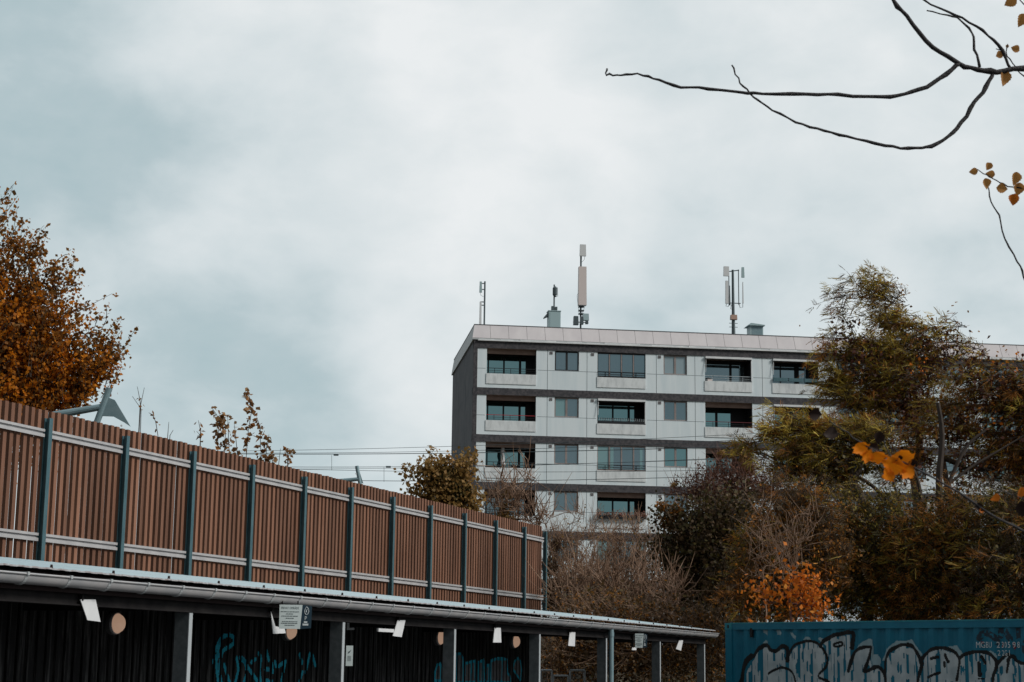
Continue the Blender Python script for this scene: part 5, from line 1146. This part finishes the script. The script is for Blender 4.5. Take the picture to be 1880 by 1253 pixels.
nbranch([(1920, 152), (1880, 138), (1860, 118), (1847, 95), (1850, 82)], 1.3, 1.0, nm='twig'); nbranch([(1846, 100), (1838, 92), (1830, 90)], 1.1, .9, nm='twig')
nbranch([(1920, 25), (1880, 8), (1868, -6)], 1.2, 1.0, nm='twig')
nbranch([(1960, 355), (1880, 347), (1850, 342), (1830, 332), (1812, 322), (1795, 312)], 1.5, .9, nm='twig', pre=[(0, 0, 2.5), (-.7, -.1, 2.75), (-1.6, -.1, 2.8)])
nbranch([(1980, 640), (1900, 545), (1880, 508), (1868, 480), (1845, 440), (1833, 395), (1820, 370), (1815, 345)], 2.0, 1.2, nm='twig', pre=[(0, 0, 1.6), (-.8, -.1, 1.85), (-1.5, -.1, 2.0)])
def curl_leaf(q, c, X, Y, N_, s, rg_, lobed=False, curl=.25, wid=.42):
    """an actual leaf blade: toothed outline, fanned from a raised midrib"""
    n_ = 16; out_ = []
    for side in (1, -1):
        row = []
        for i in range(n_+1):
            f_ = i/n_; wv = math.sin(math.pi*f_**.75)*wid
            if lobed: wv *= 1+.16*math.sin(f_*16+side)+.12*math.sin(f_*37); f_ = f_ + .04*math.sin(f_*23+side)*(0 < i < n_)
            else: wv *= 1+.09*math.sin(f_*40)
            row.append((f_, side*wv, curl*abs(wv)*1.1 + .10*math.sin(f_*5+side)))
        out_.append(row)
    vs = []; fs = []
    mid = [(i/n_, 0, -.12*math.sin(math.pi*i/n_)) for i in range(n_+1)]
    for row in (out_[0], mid, out_[1]): vs += [c + s*(a_*X + b_*Y + d_*N_) for a_, b_, d_ in row]
    for i in range(n_):
        fs.append((i, i+1, n_+1+i+1, n_+1+i)); fs.append((n_+1+i, n_+1+i+1, 2*(n_+1)+i+1, 2*(n_+1)+i))
    q.add(vs, fs)
def nleaf(lst, Z, par, org, mm, lobed=False, curl=.25):
    for (x_, y_, s_, ang) in lst:
        q = MB(); a_ = math.radians(ang); X = _R*math.cos(a_) - _U*math.sin(a_); Y = _R*math.sin(a_) + _U*math.cos(a_)
        X = unit(X+_F*rgn.uniform(-.3, .3)); Y = unit(Y - X*(X@Y) + _F*rgn.uniform(-.45, .45)); Nn = np.cross(X, Y); s = s_/FPX*Z
        curl_leaf(q, pt(x_, y_, Z)-org - X*s/2, X, Y, Nn, s, rgn, lobed, curl, .62 if lobed else .42); q.build('leaf', par, m=M[mm], smooth=True)
nleaf([(1836, 100, 18, -20), (1864, 90, 18, 200), (1849, 86, 8, 100), (1844, 145, 30, 100), (1855, 4, 26, 150), (1875, 38, 28, 110), (1787, 315, 17, 170), (1815, 306, 17, 120), (1818, 320, 18, 190), (1811, 338, 22, 80), (1840, 346, 23, 10), (1864, 329, 27, 100), (1870, 348, 26, 100)], ZN, nt_, nb0, 'L_autumn')
nleaf([(1861, 367, 24, 100)], ZN, nt_, nb0, 'L_flame')
# nearest branch with orange leaves
ZM = 3.0
org = np.array([1.9, ZM, 0])
nb = empty('sapling', org, 0, 'thin near branch with large bright orange leaves in front of the feathery trees', 'tree')
nbranch([(1521, 772), (1545, 790), (1580, 812), (1620, 836), (1660, 850), (1700, 870), (1760, 905), (1830, 950), (1880, 975), (2000, 1040), (2200, 1130)], 1.2, 2.4, Z=ZM, par=nb, org=org)
nbranch([(2230, 1140), (2500, 1250), (2760, 1420), (2850, 1750), (2880, 2300), (2890, 3000), (2890, 3500)], 2.4, 9, Z=ZM, par=nb, org=org, nm='stem')
nbranch([(1640, 845), (1628, 822), (1622, 808)], 1.2, .8, Z=ZM, nm='twig', par=nb, org=org)
nbranch([(1960, 950), (1900, 925), (1850, 905), (1800, 890)], 1.2, .8, Z=ZM, nm='twig', par=nb, org=org)
nleaf([(1581, 825, 26, 70), (1594, 838, 22, 30), (1612, 841, 26, 80), (1630, 872, 24, 150), (1640, 857, 38, 120), (1658, 843, 34, 75), (1668, 868, 26, 50)], ZM, nb, org, 'L_near', lobed=True, curl=.1)
nleaf([(1497, 760, 28, 10), (1525, 796, 30, 175), (1614, 804, 24, 110), (1677, 853, 22, 80), (1798, 932, 18, 60), (1877, 935, 30, 90), (1606, 822, 20, 30), (1652, 842, 12, 100)], ZM, nb, org, 'L_neard')
nleaf([(1826, 914, 20, 150), (1803, 938, 12, 10), (1874, 906, 24, 110)], ZM, nb, org, 'L_flame')
print('objects', len(bpy.data.objects), 'faces', sum(len(m_.polygons) for m_ in bpy.data.meshes))
